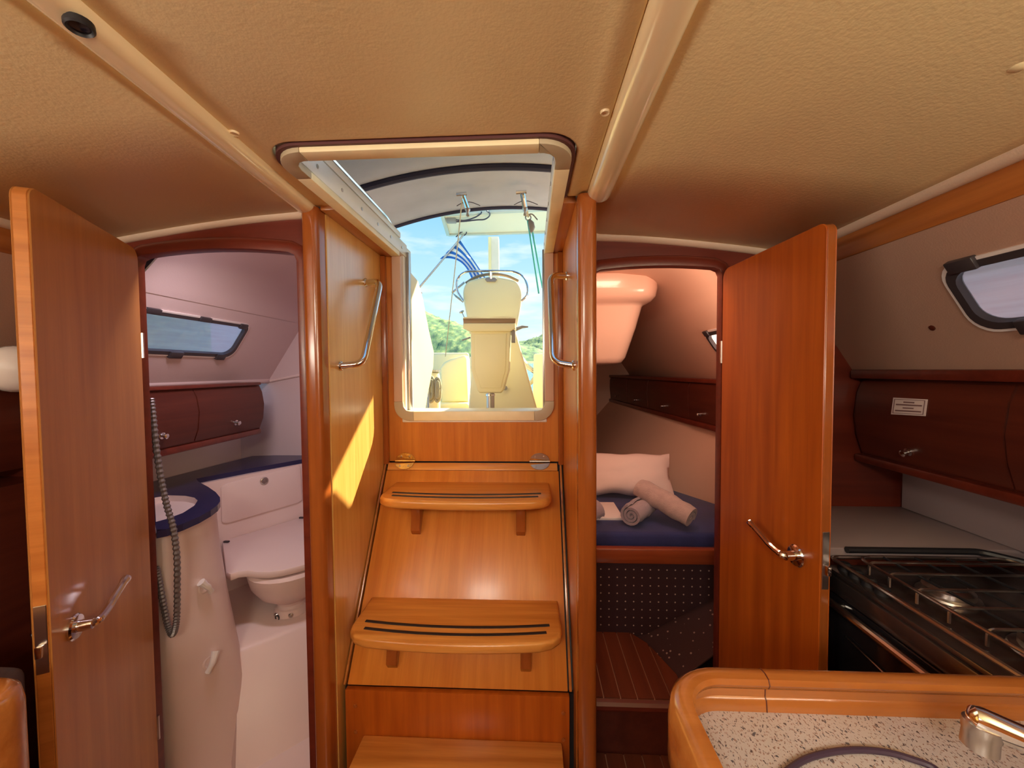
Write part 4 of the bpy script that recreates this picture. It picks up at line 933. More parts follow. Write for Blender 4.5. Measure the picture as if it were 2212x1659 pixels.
MB().tube(spline([(SX0 - 0.010, SY0 + 0.02, -0.640), (SX0 - 0.014, 0.68, -0.634), (SX0 - 0.010, 0.78, -0.622), (SX0 - 0.008, 0.90, -0.612)], 6), 0.0018, 6).build('oven_trim', STEEL, od)
for y in (0.950, 0.917, 0.884, 0.851):
    MB().lathe([(0.014, 0), (0.013, 0.014), (0.009, 0.018), (0, 0.018)], (SX0 + 0.018, y - 0.01, SZ), (0, 0, 1), 14).build('knob', BLACK, sv)
for (bx0, by0, br) in ((0.87, 0.84, 0.040), (0.87, 0.66, 0.050), (1.03, 0.75, 0.045)):
    b_ = MB().lathe([(br * 1.25, 0), (br * 1.2, 0.004), (br, 0.006), (br, 0.016), (br * 0.8, 0.021), (0, 0.022)], (bx0, by0, SZ), (0, 0, 1), 24).build('burner', STEEL, sv)
    MB().lathe([(br * 0.7, 0), (br * 0.66, 0.004), (0, 0.006)], (bx0, by0, SZ + 0.021), (0, 0, 1), 20).build('burner_cap', BLACK, b_)
zg = SZ + 0.030
MB().tube(fillet([(0.77, 0.58, zg), (0.77, 0.945, zg), (1.11, 0.945, zg), (1.11, 0.58, zg), (0.77, 0.58, zg)], 0.03, 4), 0.0035, 8).build('pan_grid_frame', STEEL, sv)
for y in (0.62, 0.68, 0.74, 0.80, 0.86, 0.91): MB().tube(fillet([(0.77, y, SZ + 0.005), (0.77, y, zg + 0.004), (1.11, y, zg + 0.004), (1.11, y, SZ + 0.005)], 0.012, 4), 0.0028, 6).build('grid_rod', STEEL, sv)
for x in (0.83, 0.90, 0.97, 1.04): MB().tube([(x, 0.58, zg), (x, 0.945, zg)], 0.0028, 6).build('grid_rod', BLACK, sv)
MB().tube(fillet([(SX0, SY0, SZ + 0.020), (SX0, SY1 - 0.01, SZ + 0.020), (SX1, SY1 - 0.01, SZ + 0.020)], 0.02, 4), 0.0045, 8).build('fiddle_bar', STEEL, sv)
MB().tube(fillet([(SX0 + 0.05, SY1 + 0.004, SZ + 0.032), (SX1 - 0.06, SY1 + 0.004, SZ + 0.032), (SX1 + 0.006, SY1 - 0.08, SZ + 0.032), (SX1 + 0.012, SY0, SZ + 0.032)], 0.02, 4), 0.008, 8).build('lid_edge', BLACK, sv)
MB().box(SX0 - 0.02, SX0 - 0.005, SY0 - 0.1, SY0 - 0.09, -0.6, -0.58).build('gimbal', STEEL, sv)

# sink counter in the foreground
sc = thing('sink_counter', 'speckled galley worktop with a varnished wooden fiddle rail', 'counter')
ZC = -0.455
MB().prism([(x, y, ZC - 0.03) for x, y in [(0.185, -0.30), (1.30, -0.30), (1.30, 0.520)] + [(0.185 + 0.055 - 0.055 * math.sin(t_), 0.520 - 0.055 + 0.055 * math.cos(t_)) for t_ in [0, 0.4, 0.8, 1.2, 1.57]]], (0, 0, 0.03)).build('worktop', SPECK, sc)
path = [(1.30, 0.520, ZC)] + [(x, y, ZC) for x, y in [(0.8, 0.520), (0.42, 0.520)] + [(0.187 + 0.060 - 0.060 * math.sin(t_), 0.520 - 0.060 + 0.060 * math.cos(t_)) for t_ in [i * math.pi / 20 for i in range(11)]]] + [(0.187, 0.2, ZC), (0.187, -0.30, ZC)]
prof = [(0.006, 0.0), (0.004, 0.014), (0.001, 0.017), (0.001, 0.028), (0.008, 0.033), (0.011, 0.040), (0.008, 0.046), (0.0, 0.048), (-0.010, 0.047), (-0.017, 0.040), (-0.020, 0.020), (-0.020, -0.030), (-0.016, -0.045), (0.0, -0.047), (0.004, -0.03)]
MB().sweep(prof, path).build('fiddle_rail', W_FID, sc, sharp=40)
MB().sweep([(a_ + (0.0006 if a_ > -0.005 else -0.0006), b_ + 0.0006) for a_, b_ in prof], [(0.3106, 0.520, ZC), (0.3094, 0.520, ZC)]).build('rail_joint', W_DARK, sc)
MB().box(0.215, 1.30, -0.30, 0.495, FLOOR, ZC - 0.032).build('cabinet', W_DOOR, sc)
fc = thing('faucet', 'chrome galley tap with a slanting spout at the right edge', 'tap')
t0, t1 = Vector((0.472, 0.420, -0.372)), Vector((0.70, 0.322, -0.432))
MB().tube([t0 - (t1 - t0).normalized() * 0.010, t0 - (t1 - t0).normalized() * 0.007, t0, t0 + (t1 - t0) * 0.3, t1], [0.004, 0.0105, 0.0125, 0.0125, 0.014], 16).build('spout', CHROME, fc)
MB().lathe([(0.0150, 0.0), (0.0150, -0.010), (0.0140, -0.012), (0.0145, -0.026), (0.011, -0.028), (0.0, -0.026)], t0 + Vector((0.002, 0.0, -0.004)), (0.10, 0, 1), 20).build('nozzle', STEEL, fc)
MB().lathe([(0.030, 0), (0.030, 0.006), (0.022, 0.010), (0.020, 0.045), (0.012, 0.06), (0, 0.062)], (t1.x, t1.y, ZC), (0, 0, 1), 20).build('base', CHROME, fc)
MB().tube(spline([Vector((0.222, 0.05, ZC + 0.004)), Vector((0.222, 0.20, ZC + 0.004)), Vector((0.226, 0.32, ZC + 0.004))] + [U(px, py, Z=ZC + 0.004) for px, py in ((1640, 1720), (1690, 1674), (1740, 1640), (1800, 1624), (1860, 1620), (1920, 1626), (1970, 1640), (2020, 1660), (2060, 1700))] + [Vector((0.475, 0.37, ZC + 0.004)), Vector((0.492, 0.30, ZC + 0.004)), Vector((0.500, 0.18, ZC + 0.004)), Vector((0.500, 0.02, ZC + 0.004))], 6), 0.0034, 8).build('cable', CABLE, label='thin dark cable lying in an arc on the speckled worktop', cat='cable')

# ================================================================== LEFT EDGE
ll = thing('saloon_locker', 'dark wooden locker on the left edge behind the open door', 'locker')
mir = lambda P: [(-0.42 - x, z) for x, z in P]
strip_along(mir(gp), mir(gp), -1.6, 1.07).build('body', W_DARK, ll)
MB().box(-1.62, -1.432, -1.6, 1.072, -0.034, -0.006, 0.006).build('top_rail', W_BULK, ll)
MB().box(-1.62, -1.40, -1.6, 1.07, FLOOR, -0.30).build('lower_panel', W_DARK, ll)
p = U(34, 797, X=-1.30)
wlmp = thing('wall_lamp', 'round white dome lamp on the left wall behind the open door', 'lamp', loc=p)
MB().lathe([(0.058, -0.01), (0.058, 0.0), (0.056, 0.008), (0.048, 0.022), (0.03, 0.032), (0.0, 0.036)], (0, 0, 0), (1, -0.5, -0.05), 28).build('shade', WHITEP, wlmp)
MB().lathe([(0.0585, 0.0), (0.0585, 0.003), (0.057, 0.0045), (0.050, 0.002)], (0, 0, 0), (1, -0.5, -0.05), 28).build('rim', GREYP, wlmp)
MB().box(-0.10, 0.0, -0.012, 0.012, -0.02, 0.02).build('wall_bracket', W_DARK, wlmp)
ct = thing('chart_table', 'corner of a wooden table with rounded rail at the lower left edge', 'table')
zt = -0.535
pth = [(-1.25, 0.545, zt)] + [(x, y, zt) for x, y in [(-0.800 - 0.035 + 0.035 * math.sin(t_), 0.545 - 0.035 + 0.035 * math.cos(t_)) for t_ in [i * math.pi / 12 for i in range(7)]]] + [(-0.800, 0.2, zt), (-0.800, -0.3, zt)]
prof2 = [(-a_, b_ if b_ > -0.02 else b_ - 0.25) for a_, b_ in prof][::-1]
MB().sweep([(a_ * 1.3, b_ * 1.2) for a_, b_ in prof2], pth).build('fiddle_rail', W_FID, ct, sharp=40)
MB().box(-1.25, -0.81, -0.3, 0.53, zt - 0.03, zt, 0.002).build('table_top', W_X, ct)
MB().box(-1.25, -0.83, -0.3, 0.51, FLOOR, zt - 0.05).build('pedestal', W_DARK, ct)
sbn = thing('saloon_bench', 'purple-grey cushioned bench behind the table corner at the left edge', 'bench')
MB().box(-1.38, -0.93, 0.59, 0.66, -0.66, -0.535, 0.02, 3).build('cushion', plain('purple_grey_cloth', (0.10, 0.075, 0.11), 0.9), sbn)
MB().box(-1.38, -0.94, 0.595, 0.655, FLOOR, -0.662).build('base', W_DARK, sbn)

# ================================================================== OUTSIDE: DODGER
CR = [(0.90, 0.58), (1.2, 0.735), (1.5, 0.860), (1.8, 0.943), (2.15, 1.010), (2.5, 1.040)]
def crown(y):
    for (a_, za), (b_, zb) in zip(CR, CR[1:]):
        if y <= b_: return za + (zb - za) * (y - a_) / (b_ - a_)
    return CR[-1][1]
XC = -0.17
def canopy(x, y):
    d = abs(x); z = crown(y) - 0.215 * d * d
    if d > 0.80: z -= 3.4 * (d - 0.80) ** 1.6
    return Vector((XC + x, y, max(z, 0.50)))
dg = thing('spray_hood', 'grey canvas spray hood arching over the companionway', 'spray hood')
cols = [-1.02 + 2.04 * i / 34 for i in range(35)]
rear = lambda x: 2.5 - 0.85 * max(0.0, x - 0.48)  # unseen right side cut forward only to shape the sun patch below
cv = MB().sheet([[canopy(x, 0.90 + (rear(x) - 0.90) * k / 20) for x in cols] for k in range(21)], 0.0).build('canopy', DODGER, dg, sharp=80)
md = cv.modifiers.new('thickness', 'SOLIDIFY'); md.thickness = 0.004
def hoop(y, x0, x1, r, mat, name, dz): MB().tube([canopy(x0 + (x1 - x0) * i / 30, y) + Vector((0, 0, -dz)) for i in range(31)], r, 10).build(name, mat, dg)
hoop(1.80, -0.605, 0.92, 0.020, DODGER_D, 'hoop_sleeve', 0.012)
hoop(1.80, -0.95, 0.95, 0.012, CHROME, 'hoop_tube', 0.012)
MB().tube([canopy(-0.95 + 1.9 * i / 30, rear(-0.95 + 1.9 * i / 30) - 0.003) + Vector((0, 0, -0.006)) for i in range(31)], 0.014, 10).build('rear_hem', DODGER_D, dg)
for px0, py0, px1, py1, lb in ((1000, 421, 1010, 449, 'left'), (1129, 417, 1134, 447, 'right')):
    a_, b_ = U(px0, py0, Y=2.10), U(px1, py1, Y=2.16)
    s_ = thing('sheet_guide', 'short steel guide tube under the rear edge of the spray hood, %s of two' % lb, 'guide', 'steel guide tubes under the spray hood')
    MB().tube([a_, b_], 0.014, 10).build('tube', CHROME, s_)
    MB().tube([a_ + Vector((-0.035, 0, 0.004)), a_ + Vector((0.02, 0, 0.006))], 0.010, 8).build('cross_pin', CHROME, s_)
    MB().lathe([(0.013, 0), (0.016, 0.01), (0.006, 0.03), (0.010, 0.045), (0, 0.05)], b_, (0, 0, -1), 10).build('shackle', STEEL, s_)
    MB().tube(spline([b_ + Vector((-0.06, 0, 0.012)), b_ + Vector((-0.02, 0, 0.03)), b_ + Vector((0.02, 0, 0.03)), b_ + Vector((0.07, 0, 0.01))], 4), 0.002, 5).build('cord', CABLE, s_)
# thin line falling from the left guide tube, and the teal tackle on the right one
MB().tube([U(999, 424, Y=2.09), U(985, 560, Y=2.7), U(962, 770, Y=3.3)], 0.0035, 6).build('thin_line', ROPE, label='thin straight line running down from the left guide tube', cat='line')
tk = thing('mainsheet_tackle', 'teal rope tackle hanging from the right guide tube', 'tackle')
MB().tube([U(1130, 420, Y=2.09), U(1141, 468, Y=2.25)], 0.006, 8).build('wire', ROPE, tk)
MB().tube([U(1141 + 6 * math.cos(t_), 470 + 6 * math.sin(t_), Y=2.25) for t_ in [i * 0.628 for i in range(10)]], 0.004, 6, True).build('ring', STEEL, tk)
MB().tube(spline([U(1141, 464, Y=2.25), U(1150, 463, Y=2.25), U(1161, 475, Y=2.25)], 4), 0.0035, 6).build('rope_tail', GREYP, tk)
bl = [U(1143, 474, Y=2.25), U(1147, 482, Y=2.25), U(1149, 492, Y=2.25), U(1148, 502, Y=2.25)]
MB().tube(bl, [0.006, 0.017, 0.018, 0.008], 8).build('block', GREYP, tk)
for a_, b_, r_ in (((1140, 476), (1164, 634), 0.0052), ((1150, 500), (1172, 622), 0.0052)):
    MB().tube([U(*a_, Y=2.25), U(*b_, Y=2.40)], r_, 8).build('rope', TEAL, tk)

# ================================================================== OUTSIDE: COCKPIT
CSZ = -0.42
ck = thing('cockpit_sole', 'teak planked cockpit floor beyond the companionway', kind=ST)
MB().box(-0.59, 0.17, 1.63, 5.3, CSZ - 0.04, CSZ - 0.005).build('base', BLACK, ck)
MB().box(-1.5, -0.59, 2.25, 5.3, CSZ - 0.04, CSZ - 0.005).build('base', BLACK, ck)
MB().box(0.17, 1.2, 3.75, 5.3, CSZ - 0.04, CSZ - 0.005).build('base', BLACK, ck)
for i in range(20):
    x = -1.45 + i * 0.085
    y0 = 1.63 if -0.58 < x < 0.10 else (2.26 if x <= -0.58 else 3.76)
    MB().box(x, x + 0.080, y0, 5.29, CSZ - 0.006, CSZ).build('plank', TEAKDECK, ck)
def yz_prism(pts, x0, x1): return MB().prism([(x0, y, z) for y, z in pts], (x1 - x0, 0, 0), 0.012, 3)
cyz = [(1.635, -0.38), (1.635, 0.44), (1.70, 0.475), (1.92, 0.45), (2.00, 0.38), (2.12, 0.22), (2.22, 0.11), (2.20, 0.02), (2.08, -0.12), (1.98, -0.26), (1.96, -0.38)]
yz_prism(cyz, -0.585, -0.552).build('cockpit_bulwark', CREAM, label='cream curved bulwark just left outside the companionway', cat='bulwark')
yz_prism(cyz, 0.112, 0.160).build('cockpit_bulwark', CREAM, label='cream curved bulwark just right outside the companionway', cat='bulwark')
# cockpit table, folded: wooden top edge, tapered body, steel leg
YT = 2.80
tb = thing('cockpit_table', 'folded cream cockpit table with wooden top edge on a steel leg', 'table')
P2 = lambda pts, Y: [U(px, py, Y=Y) for px, py in pts]
MB().prism(P2(((1000, 688), (1114, 688), (1113, 698), (1001, 698)), YT), (0, 0.16, 0), 0.004).build('wooden_top', wood('table_top_wood', (0.42, 0.25, 0.12), (0.33, 0.19, 0.09), 'X', 0.4), tb)
for k, (a_, b_) in enumerate(((1000, 1055), (1058, 1113))):
    MB().prism(P2(((a_, 688), (a_ + 2, 685), (a_ + 26 if k == 0 else a_ + 28, 684 if k == 0 else 683), (b_ - 4, 685 if k else 687), (b_, 688)), YT), (0, 0.15, 0)).build('top_leaf', CREAM2, tb)
MB().prism(P2(((1000, 698), (1113, 698), (1113, 709), (1102, 716), (1016, 716), (1006, 711), (1000, 709)), YT - 0.005), (0, 0.17, 0), 0.008, 3).build('rim', CREAM, tb)
MB().prism(P2(((1016, 716), (1103, 715), (1100, 800), (1096, 812), (1088, 842), (1082, 849), (1036, 849), (1031, 844), (1020, 812), (1017, 800)), YT + 0.01), (0, 0.13, 0), 0.012, 3).build('leaf', CREAM, tb)
MB().prism(P2(((1024, 722), (1094, 721), (1092, 798), (1082, 838), (1039, 838), (1026, 798)), YT + 0.009), (0, -0.004, 0), 0.003).build('leaf_panel', CREAM, tb)
MB().box(U(1104, 725, Y=YT).x, U(1113, 725, Y=YT).x, YT + 0.02, YT + 0.06, U(1104, 740, Y=YT).z, U(1104, 712, Y=YT).z, 0.006).build('leaf_catch', GREYP, tb)
q = U(1059, 849, Y=YT + 0.06)
MB().tube([(q.x, YT + 0.07, q.z + 0.03), (q.x, YT + 0.07, CSZ)], 0.030, 16).build('leg', STEEL, tb)
MB().lathe([(0.036, 0), (0.036, 0.012), (0.031, 0.014)], (q.x, YT + 0.07, q.z - 0.02), (0, 0, 1), 16).build('collar', CHROME, tb)
# steering pedestal with its shield and guard rail
YP = 3.22
pdl = thing('steering_pedestal', 'rounded cream steering pedestal shield with chrome guard rail behind the table', 'pedestal')
sh = spline([Vector((px, py, 0)) for px, py in ((1113, 720), (1121, 680), (1126, 650), (1126, 628), (1118, 610), (1104, 603), (1062, 597), (1022, 603), (1007, 611), (1000, 628), (1001, 650), (1007, 680), (1013, 720))], 4)
MB().prism([U(v.x, v.y, Y=YP) for v in sh], (0, 0.12, 0), 0.020, 4).build('shield', CREAM, pdl, sharp=50)
MB().hexa([Vector((U(1010, 885, Y=3.3).x, 3.28, CSZ)), Vector((U(1166, 885, Y=3.3).x, 3.28, CSZ)), Vector((U(1166, 885, Y=3.3).x, 3.62, CSZ)), Vector((U(1010, 885, Y=3.3).x, 3.62, CSZ)),
     U(1026, 712, Y=3.28), U(1113, 712, Y=3.28), U(1113, 712, Y=3.28) + Vector((0, 0.2, 0)), U(1026, 712, Y=3.28) + Vector((0, 0.2, 0))], 0.02, 3).build('base', CREAM2, pdl)
gr_ = fillet([U(px, py, Y=YP - 0.03) for px, py in ((1001, 650), (986, 628), (986, 602), (1004, 586), (1060, 585), (1112, 586), (1131, 597), (1140, 618), (1140, 638), (1126, 650))], 0.06, 5)
MB().tube(gr_, 0.0095, 10).build('guard_rail', CHROME, pdl)
MB().tube([U(1060, 586, Y=YP - 0.03), U(1061, 602, Y=YP - 0.01)], 0.010, 8).build('rail_strut', CHROME, pdl)
MB().prism(P2(((1048, 604), (1052, 600), (1070, 600), (1074, 604), (1070, 609), (1052, 609)), YP - 0.004), (0, -0.012, 0), 0.003).build('vent', GREYP, pdl)
MB().tube(spline([U(px, py, Y=YP + 0.10) for px, py in ((1006, 612), (1030, 598), (1062, 592), (1095, 596), (1120, 607))], 5), 0.012, 8).build('wheel_arc', plain('brown_leather', (0.30, 0.20, 0.12), 0.6), pdl)
MB().tube([U(1003, 610, Y=YP + 0.05), U(977, 632, Y=YP + 0.02), U(985, 640, Y=YP + 0.02), U(1001, 652, Y=YP + 0.05)], 0.009, 8).build('side_bracket', STEEL, pdl)
MB().lathe([(0.004, 0), (0.004, 0.04), (0.022, 0.050), (0.020, 0.058), (0, 0.062)], U(1003, 686, Y=YP + 0.02), (-0.45, 0, 1), 14).build('lever_knob', STEEL, pdl)
MB().tube([U(1112, 712, Y=YP), U(1128, 706, Y=YP), U(1141, 706, Y=YP)], [0.016, 0.013, 0.006], 8).build('gear_lever', GREYP, pdl)
MB().tube([U(1016, 729, Y=YP), U(998, 735, Y=YP)], [0.008, 0.005], 8).build('small_lever', GREYP, pdl)
MB().lathe([(0.020, 0), (0.020, 0.006), (0, 0.008)], U(1091, 838, Y=3.24), (0, -1, 0), 14).build('plug', GREYP, pdl)
# stern seats, lockers, rails
YS = 4.05
hs = thing('helm_bench', 'cream moulded helm seat left of the cockpit table', 'seat')
MB().prism(P2(((952, 870), (950, 830), (949, 795), (958, 783), (972, 776), (1000, 767), (1005, 768), (1008, 775), (1011, 868)), YS), (0, 0.4, 0), 0.03, 4).build('backrest', CREAM, hs, sharp=50)
MB().box(U(940, 880, Y=YS).x, U(1016, 880, Y=YS).x, YS - 0.10, YS + 0.5, CSZ, U(940, 869, Y=YS).z, 0.03, 3).build('base', CREAM, hs)
MB().hexa([Vector((-1.55, 4.6, -0.40)), Vector((U(1010, 770, Y=4.6).x, 4.6, -0.40)), Vector((U(1010, 770, Y=4.6).x, 4.9, -0.40)), Vector((-1.55, 4.9, -0.40)), U(880, 762, Y=4.6), U(1013, 762, Y=4.6), U(1013, 762, Y=4.9), U(880, 762, Y=4.9)], 0.03, 3).build('stern_coaming', CREAM2, label='low cream stern coaming behind the helm seat', cat='coaming')
MB().hexa([Vector((U(1151, 885, Y=3.9).x, 3.9, CSZ)), Vector((0.165, 3.9, CSZ)), Vector((0.165, 4.5, CSZ)), Vector((U(1151, 885, Y=3.9).x, 4.5, CSZ)), U(1153, 764, Y=3.9), Vector((0.165, 3.9, U(1153, 764, Y=3.9).z)), Vector((0.165, 4.5, U(1153, 768, Y=4.5).z)), U(1153, 768, Y=4.5)], 0.02, 3).build('stern_coaming', CREAM, label='cream coaming block at the right edge of the companionway view', cat='coaming')
# rope locker gear on the left
ob = thing('liferaft_canister', 'pale canister with a steel band standing in the left cockpit corner', 'canister')
a_ = U(933, 790, Y=3.7); w_ = 0.075
MB().lathe([(0.055, 0), (w_, 0.02), (w_, 0.36), (w_ * 0.9, 0.40), (w_ * 0.5, 0.425), (0, 0.43)], (a_.x, 3.7, CSZ), (0, 0, 1), 20).build('body', CREAM2, ob)
MB().lathe([(w_ + 0.004, 0), (w_ + 0.004, 0.02), (w_, 0.021)], (a_.x, 3.7, a_.z - 0.06), (0, 0, 1), 20).build('band', STEEL, ob)
MB().lathe([(0.02, 0), (0.02, 0.012), (0, 0.014)], (a_.x, 3.7 - w_, a_.z - 0.05), (0, -1, 0), 10).build('buckle', GREYP, ob)
for px, py, wd, ht, lb in ((931, 841, 7, 27, 'left'), (945, 842, 6, 25, 'right')):
    loop = [U(px + wd * math.cos(t_), py + ht * math.sin(t_), Y=3.55) for t_ in [i * math.pi / 10 for i in range(20)]]
    cr_ = MB().tube(loop, 0.016, 7, True)
    loop2 = [U(px + (wd - 3.4) * math.cos(t_), py + (ht - 7) * math.sin(t_), Y=3.53) for t_ in [i * math.pi / 10 for i in range(20)]]
    cr_.tube(loop2, 0.014, 7, True)
    cr_.build('coiled_rope', plain('tan_rope_' + lb, (0.50, 0.45, 0.30), 0.9, bump=0.5, bscale=200), label='oval coil of tan rope hanging by the canister, %s of two' % lb, cat='rope', group='rope coils in the cockpit corner')
MB().tube(fillet([U(px, py, Y=3.45) for px, py in ((915, 884), (912, 780), (917, 773), (922, 780), (926, 884))], 0.03, 4), 0.0085, 8).build('fender_rail', CHROME, label='narrow upright steel loop in the left cockpit corner', cat='rail')
# pushpit rails on the right and left
rl = thing('stern_rail', 'steel stern rail braces right of the pedestal', 'rail')
MB().tube([U(1113, 752, Y=4.4), U(1140, 790, Y=4.4), U(1160, 806, Y=4.4)], 0.018, 8).build('brace', CHROME, rl)
MB().tube([U(1113, 768, Y=4.4), U(1138, 795, Y=4.4), U(1158, 808, Y=4.4)], 0.014, 8).build('brace', CHROME, rl)
MB().tube(spline([U(px, py, Y=4.4) for px, py in ((1160, 806), (1150, 823), (1137, 834), (1120, 842))], 5), 0.022, 8).build('hose', ROPE, rl)
MB().tube([U(1152, 870, Y=4.4), U(1125, 845, Y=4.5)], 0.012, 6).build('strut', STEEL, rl)
r2 = thing('side_rail', 'steel side rail brace above the left coaming', 'rail')
MB().tube([U(902, 715, Y=4.3), U(921, 760, Y=4.3)], 0.018, 8).build('brace', CHROME, r2)
MB().tube([U(900, 735, Y=4.3), U(915, 762, Y=4.3)], 0.014, 8).build('brace', CHROME, r2)
# solar panel on its pole
so = thing('solar_panel', 'pale underside of a solar panel mounted above the stern', 'solar panel')
zq = 1.585
c0 = [U(955, 462, Z=zq), U(1215, 449, Z=zq), U(1215, 499, Z=zq - 0.01), U(968, 506, Z=zq - 0.01)]
MB().prism([c0[0], c0[1], c0[2], c0[3]], (0, 0, 0.02)).build('panel', plain('panel_backing', (0.86, 0.84, 0.66), 0.6), so)
for i in range(4):
    p0, p1 = c0[i], c0[(i + 1) % 4]
    d = (p1 - p0).normalized(); sd = Vector((-d.y, d.x, 0)) * 0.02
    MB().hexa([p0 - sd + Vector((0, 0, -0.02)), p1 - sd + Vector((0, 0, -0.02)), p1 + sd + Vector((0, 0, -0.02)), p0 + sd + Vector((0, 0, -0.02)), p0 - sd + Vector((0, 0, 0.03)), p1 - sd + Vector((0, 0, 0.03)), p1 + sd + Vector((0, 0, 0.03)), p0 + sd + Vector((0, 0, 0.03))], 0.003).build('frame_edge', plain('aluminium_edge_%d' % i, (0.62, 0.62, 0.52), 0.4, 0.3), so)
jb = U(975, 478, Z=zq - 0.03)
MB().box(jb.x - 0.05, jb.x + 0.05, jb.y - 0.03, jb.y + 0.03, zq - 0.045, zq, 0.006).build('junction_box', GREYP, so)
for pts in (((985, 475), (1005, 476), (1025, 470), (1038, 462), (1040, 458)), ((985, 479), (1004, 478), (1030, 475), (1046, 474), (1056, 468), (1058, 461), (1052, 456))):
    MB().tube(spline([U(px, py, Z=zq - 0.03) for px, py in pts], 5), 0.007, 6).build('cable', CABLE, so)
YO = 4.62
pole = thing('panel_pole', 'white pole carrying the solar panel behind the pedestal', 'pole')
xa, xb = U(1057, 540, Y=YO).x, U(1077, 540, Y=YO).x
MB().prism([(xa, YO, -0.4), (xb, YO, -0.4), (xb, YO + 0.10, -0.4), (xa, YO + 0.10, -0.4)], (0, 0, 1.975), 0.0).build('tube', GELCOAT, pole)
MB().box(xa - 0.012, xa + 0.022, YO - 0.012, YO - 0.001, -0.39, 1.57, 0.004).build('rail', CREAM, pole)
# flag staff and flag
YF = 4.45
fs = thing('flag_staff', 'thin leaning flag staff on the left of the stern', 'staff')
MB().tube([U(893, 636, Y=YF), U(1001, 508, Y=YF)], 0.012, 8).build('staff', STEEL, fs)
MB().tube(spline([U(px, py, Y=YF) for px, py in ((985, 512), (996, 502), (1007, 499), (1006, 506), (999, 510))], 5), 0.006, 6).build('cord', CABLE, fs)
def bez(a_, b_, c_, t): a_, b_, c_ = Vector(a_), Vector(b_), Vector(c_); return a_ * (1 - t) ** 2 + b_ * 2 * t * (1 - t) + c_ * t * t
NF, MF = 36, 27
bm = bmesh.new(); G = []
for i in range(NF + 1):
    u_ = i / NF                                    # along the fly
    top_ = bez((993, 517), (1012, 545), (1049, 601), u_)
    bot_ = bez((950, 560), (1000, 548), (1019, 603), u_)
    row = []
    for j in range(MF + 1):
        v_ = j / MF
        q = top_ * (1 - v_) + bot_ * v_
        row.append(bm.verts.new(U(q.x, q.y, Y=YF + 0.02 + 0.05 * math.sin(v_ * 9 + u_ * 3) * u_)))
    G.append(row)
for i in range(NF):
    for j in range(MF):
        f = bm.faces.new((G[i][j], G[i + 1][j], G[i + 1][j + 1], G[i][j + 1])); f.smooth = True
        blue = (((MF - 1 - j) // 4) % 2 == 0)
        f.material_index = 0 if blue else 1
me = bpy.data.meshes.new('flag'); bm.to_mesh(me); bm.free(); me.materials.append(BLUE); me.materials.append(FWHITE)
o = bpy.data.objects.new('flag', me); col.objects.link(o); tag(o, 'blue and white striped flag drooping from the leaning staff', 'flag')
o.modifiers.new('thickness', 'SOLIDIFY').thickness = 0.002

# ================================================================== HULL OUTSIDE, SEA AND HILLS
MB().box(1.06, 1.12, BR + 0.03, 3.8, -1.4, -0.10).build('hull_side_right', GELCOAT, kind=ST, label='outer hull side beside the aft cabin')
MB().box(-1.84, -1.80, BL, HY, -1.4, -0.05).build('hull_side_left', GELCOAT, kind=ST, label='outer hull side beside the toilet compartment')
def sea_mat():
    m, t, b = new_mat('sea_water')
    b.inputs['Base Color'].default_value = (0.10, 0.30, 0.46, 1); b.inputs['Roughness'].default_value = 0.12
    tc = t.nodes.new('ShaderNodeTexCoord'); mp = t.nodes.new('ShaderNodeMapping'); mp.inputs['Scale'].default_value = (0.9, 0.35, 1)
    t.links.new(tc.outputs['Object'], mp.inputs['Vector'])
    n = t.nodes.new('ShaderNodeTexNoise'); n.inputs['Scale'].default_value = 1.0; n.inputs['Detail'].default_value = 5; t.links.new(mp.outputs[0], n.inputs['Vector'])
    bp = t.nodes.new('ShaderNodeBump'); bp.inputs['Strength'].default_value = 0.8; bp.inputs['Distance'].default_value = 0.3
    t.links.new(n.outputs['Fac'], bp.inputs['Height']); t.links.new(bp.outputs[0], b.inputs['Normal'])
    return m
TR = math.tan(math.radians(1.45))           # the boat sits slightly bow-down: the sea rises aft
seaz = lambda y: -1.7 + TR * y
MB().sheet([[(-2500, y, seaz(y)), (2500, y, seaz(y))] for y in (-600, 3000)]).build('sea', sea_mat(), label='calm blue sea between the boat and the wooded hills', cat='sea', kind='stuff')
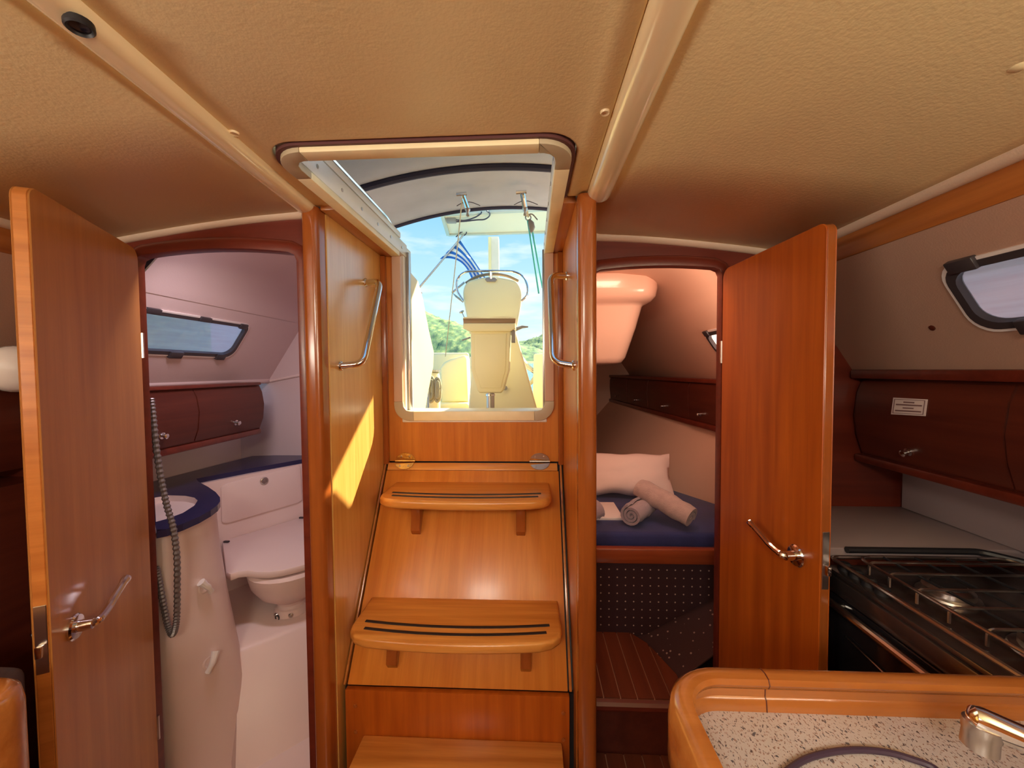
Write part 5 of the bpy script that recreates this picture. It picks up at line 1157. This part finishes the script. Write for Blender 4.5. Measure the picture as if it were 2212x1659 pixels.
def hill_mat():
    m, t, b = new_mat('wooded_hillside')
    tc = t.nodes.new('ShaderNodeTexCoord'); mp = t.nodes.new('ShaderNodeMapping'); mp.inputs['Scale'].default_value = (0.16, 0.05, 0.16)
    t.links.new(tc.outputs['Object'], mp.inputs['Vector'])
    n = t.nodes.new('ShaderNodeTexNoise'); n.inputs['Scale'].default_value = 1.2; n.inputs['Detail'].default_value = 8; n.inputs['Roughness'].default_value = 0.7
    t.links.new(mp.outputs[0], n.inputs['Vector'])
    r = t.nodes.new('ShaderNodeValToRGB'); e_ = r.color_ramp.elements
    e_[0].position = 0.36; e_[0].color = (0.035, 0.10, 0.075, 1); e_[1].position = 0.68; e_[1].color = (0.38, 0.45, 0.17, 1)
    k = e_.new(0.5); k.color = (0.10, 0.22, 0.10, 1)
    t.links.new(n.outputs['Fac'], r.inputs['Fac']); t.links.new(r.outputs['Color'], b.inputs['Base Color']); b.inputs['Roughness'].default_value = 0.9
    return m
HM = hill_mat()
def hill(name, label, ridge, Y0, depth, nx, ny, amp):
    """ridge: list of (X, height over the sea) at distance Y0; the ground falls away fore and aft"""
    rows = []
    for j in range(ny + 1):
        v = j / ny; y = Y0 - depth + depth * 1.35 * v; row = []
        prof = math.sin(min(1.0, v * 1.3) * math.pi / 2) ** 0.9 if v < 0.77 else math.cos((v - 0.77) / 0.23 * 1.2)
        for i in range(nx + 1):
            x = ridge[0][0] + (ridge[-1][0] - ridge[0][0]) * i / nx
            for (xa_, ha), (xb_, hb_) in zip(ridge, ridge[1:]):
                if xa_ <= x <= xb_: h = ha + (hb_ - ha) * (x - xa_) / (xb_ - xa_); break
            nzv = noise.fractal(Vector((x * 0.05, y * 0.03, 3.1)), 1.0, 2.0, 5) * amp * 1.2 + abs(noise.noise(Vector((x * 0.22, y * 0.08, 9.2)))) * amp * 1.6 + abs(noise.noise(Vector((x * 0.5, y * 0.2, 2.2)))) * amp * 0.9
            row.append((x, y, seaz(y) + max(-1.0, h * prof + nzv * min(1.0, v * 6)) - (0.5 if j == 0 else 0)))
        rows.append(row)
    MB().sheet(rows).build(name, HM, label=label, cat='hill', sharp=180)
hill('hill', 'green wooded hillside rising on the left beyond the sea', [(-300, 110), (-220, 90), (-105, 50), (-88, 42), (-55, 31), (-20, 17), (10, 9), (40, 8), (90, 12)], 340, 90, 200, 60, 1.6)
hill('hill', 'bluish wooded hill behind, at the right edge of the opening', [(-260, 10), (-120, 20), (-30, 40), (10, 52), (45, 62), (120, 85), (260, 90)], 900, 160, 140, 30, 3.0)
MB().sheet([[(x, y, seaz(y) + h + 0.2 * math.sin(x)) for x in [-60 + 6 * i for i in range(21)]] for y, h in ((232, -0.2), (238, 0.6), (256, 1.2))]).build('shore_meadow', plain('meadow', (0.35, 0.48, 0.12), 0.9, var=0.4, vscale=0.4), label='strip of bright green meadow on the shore at right', cat='meadow')
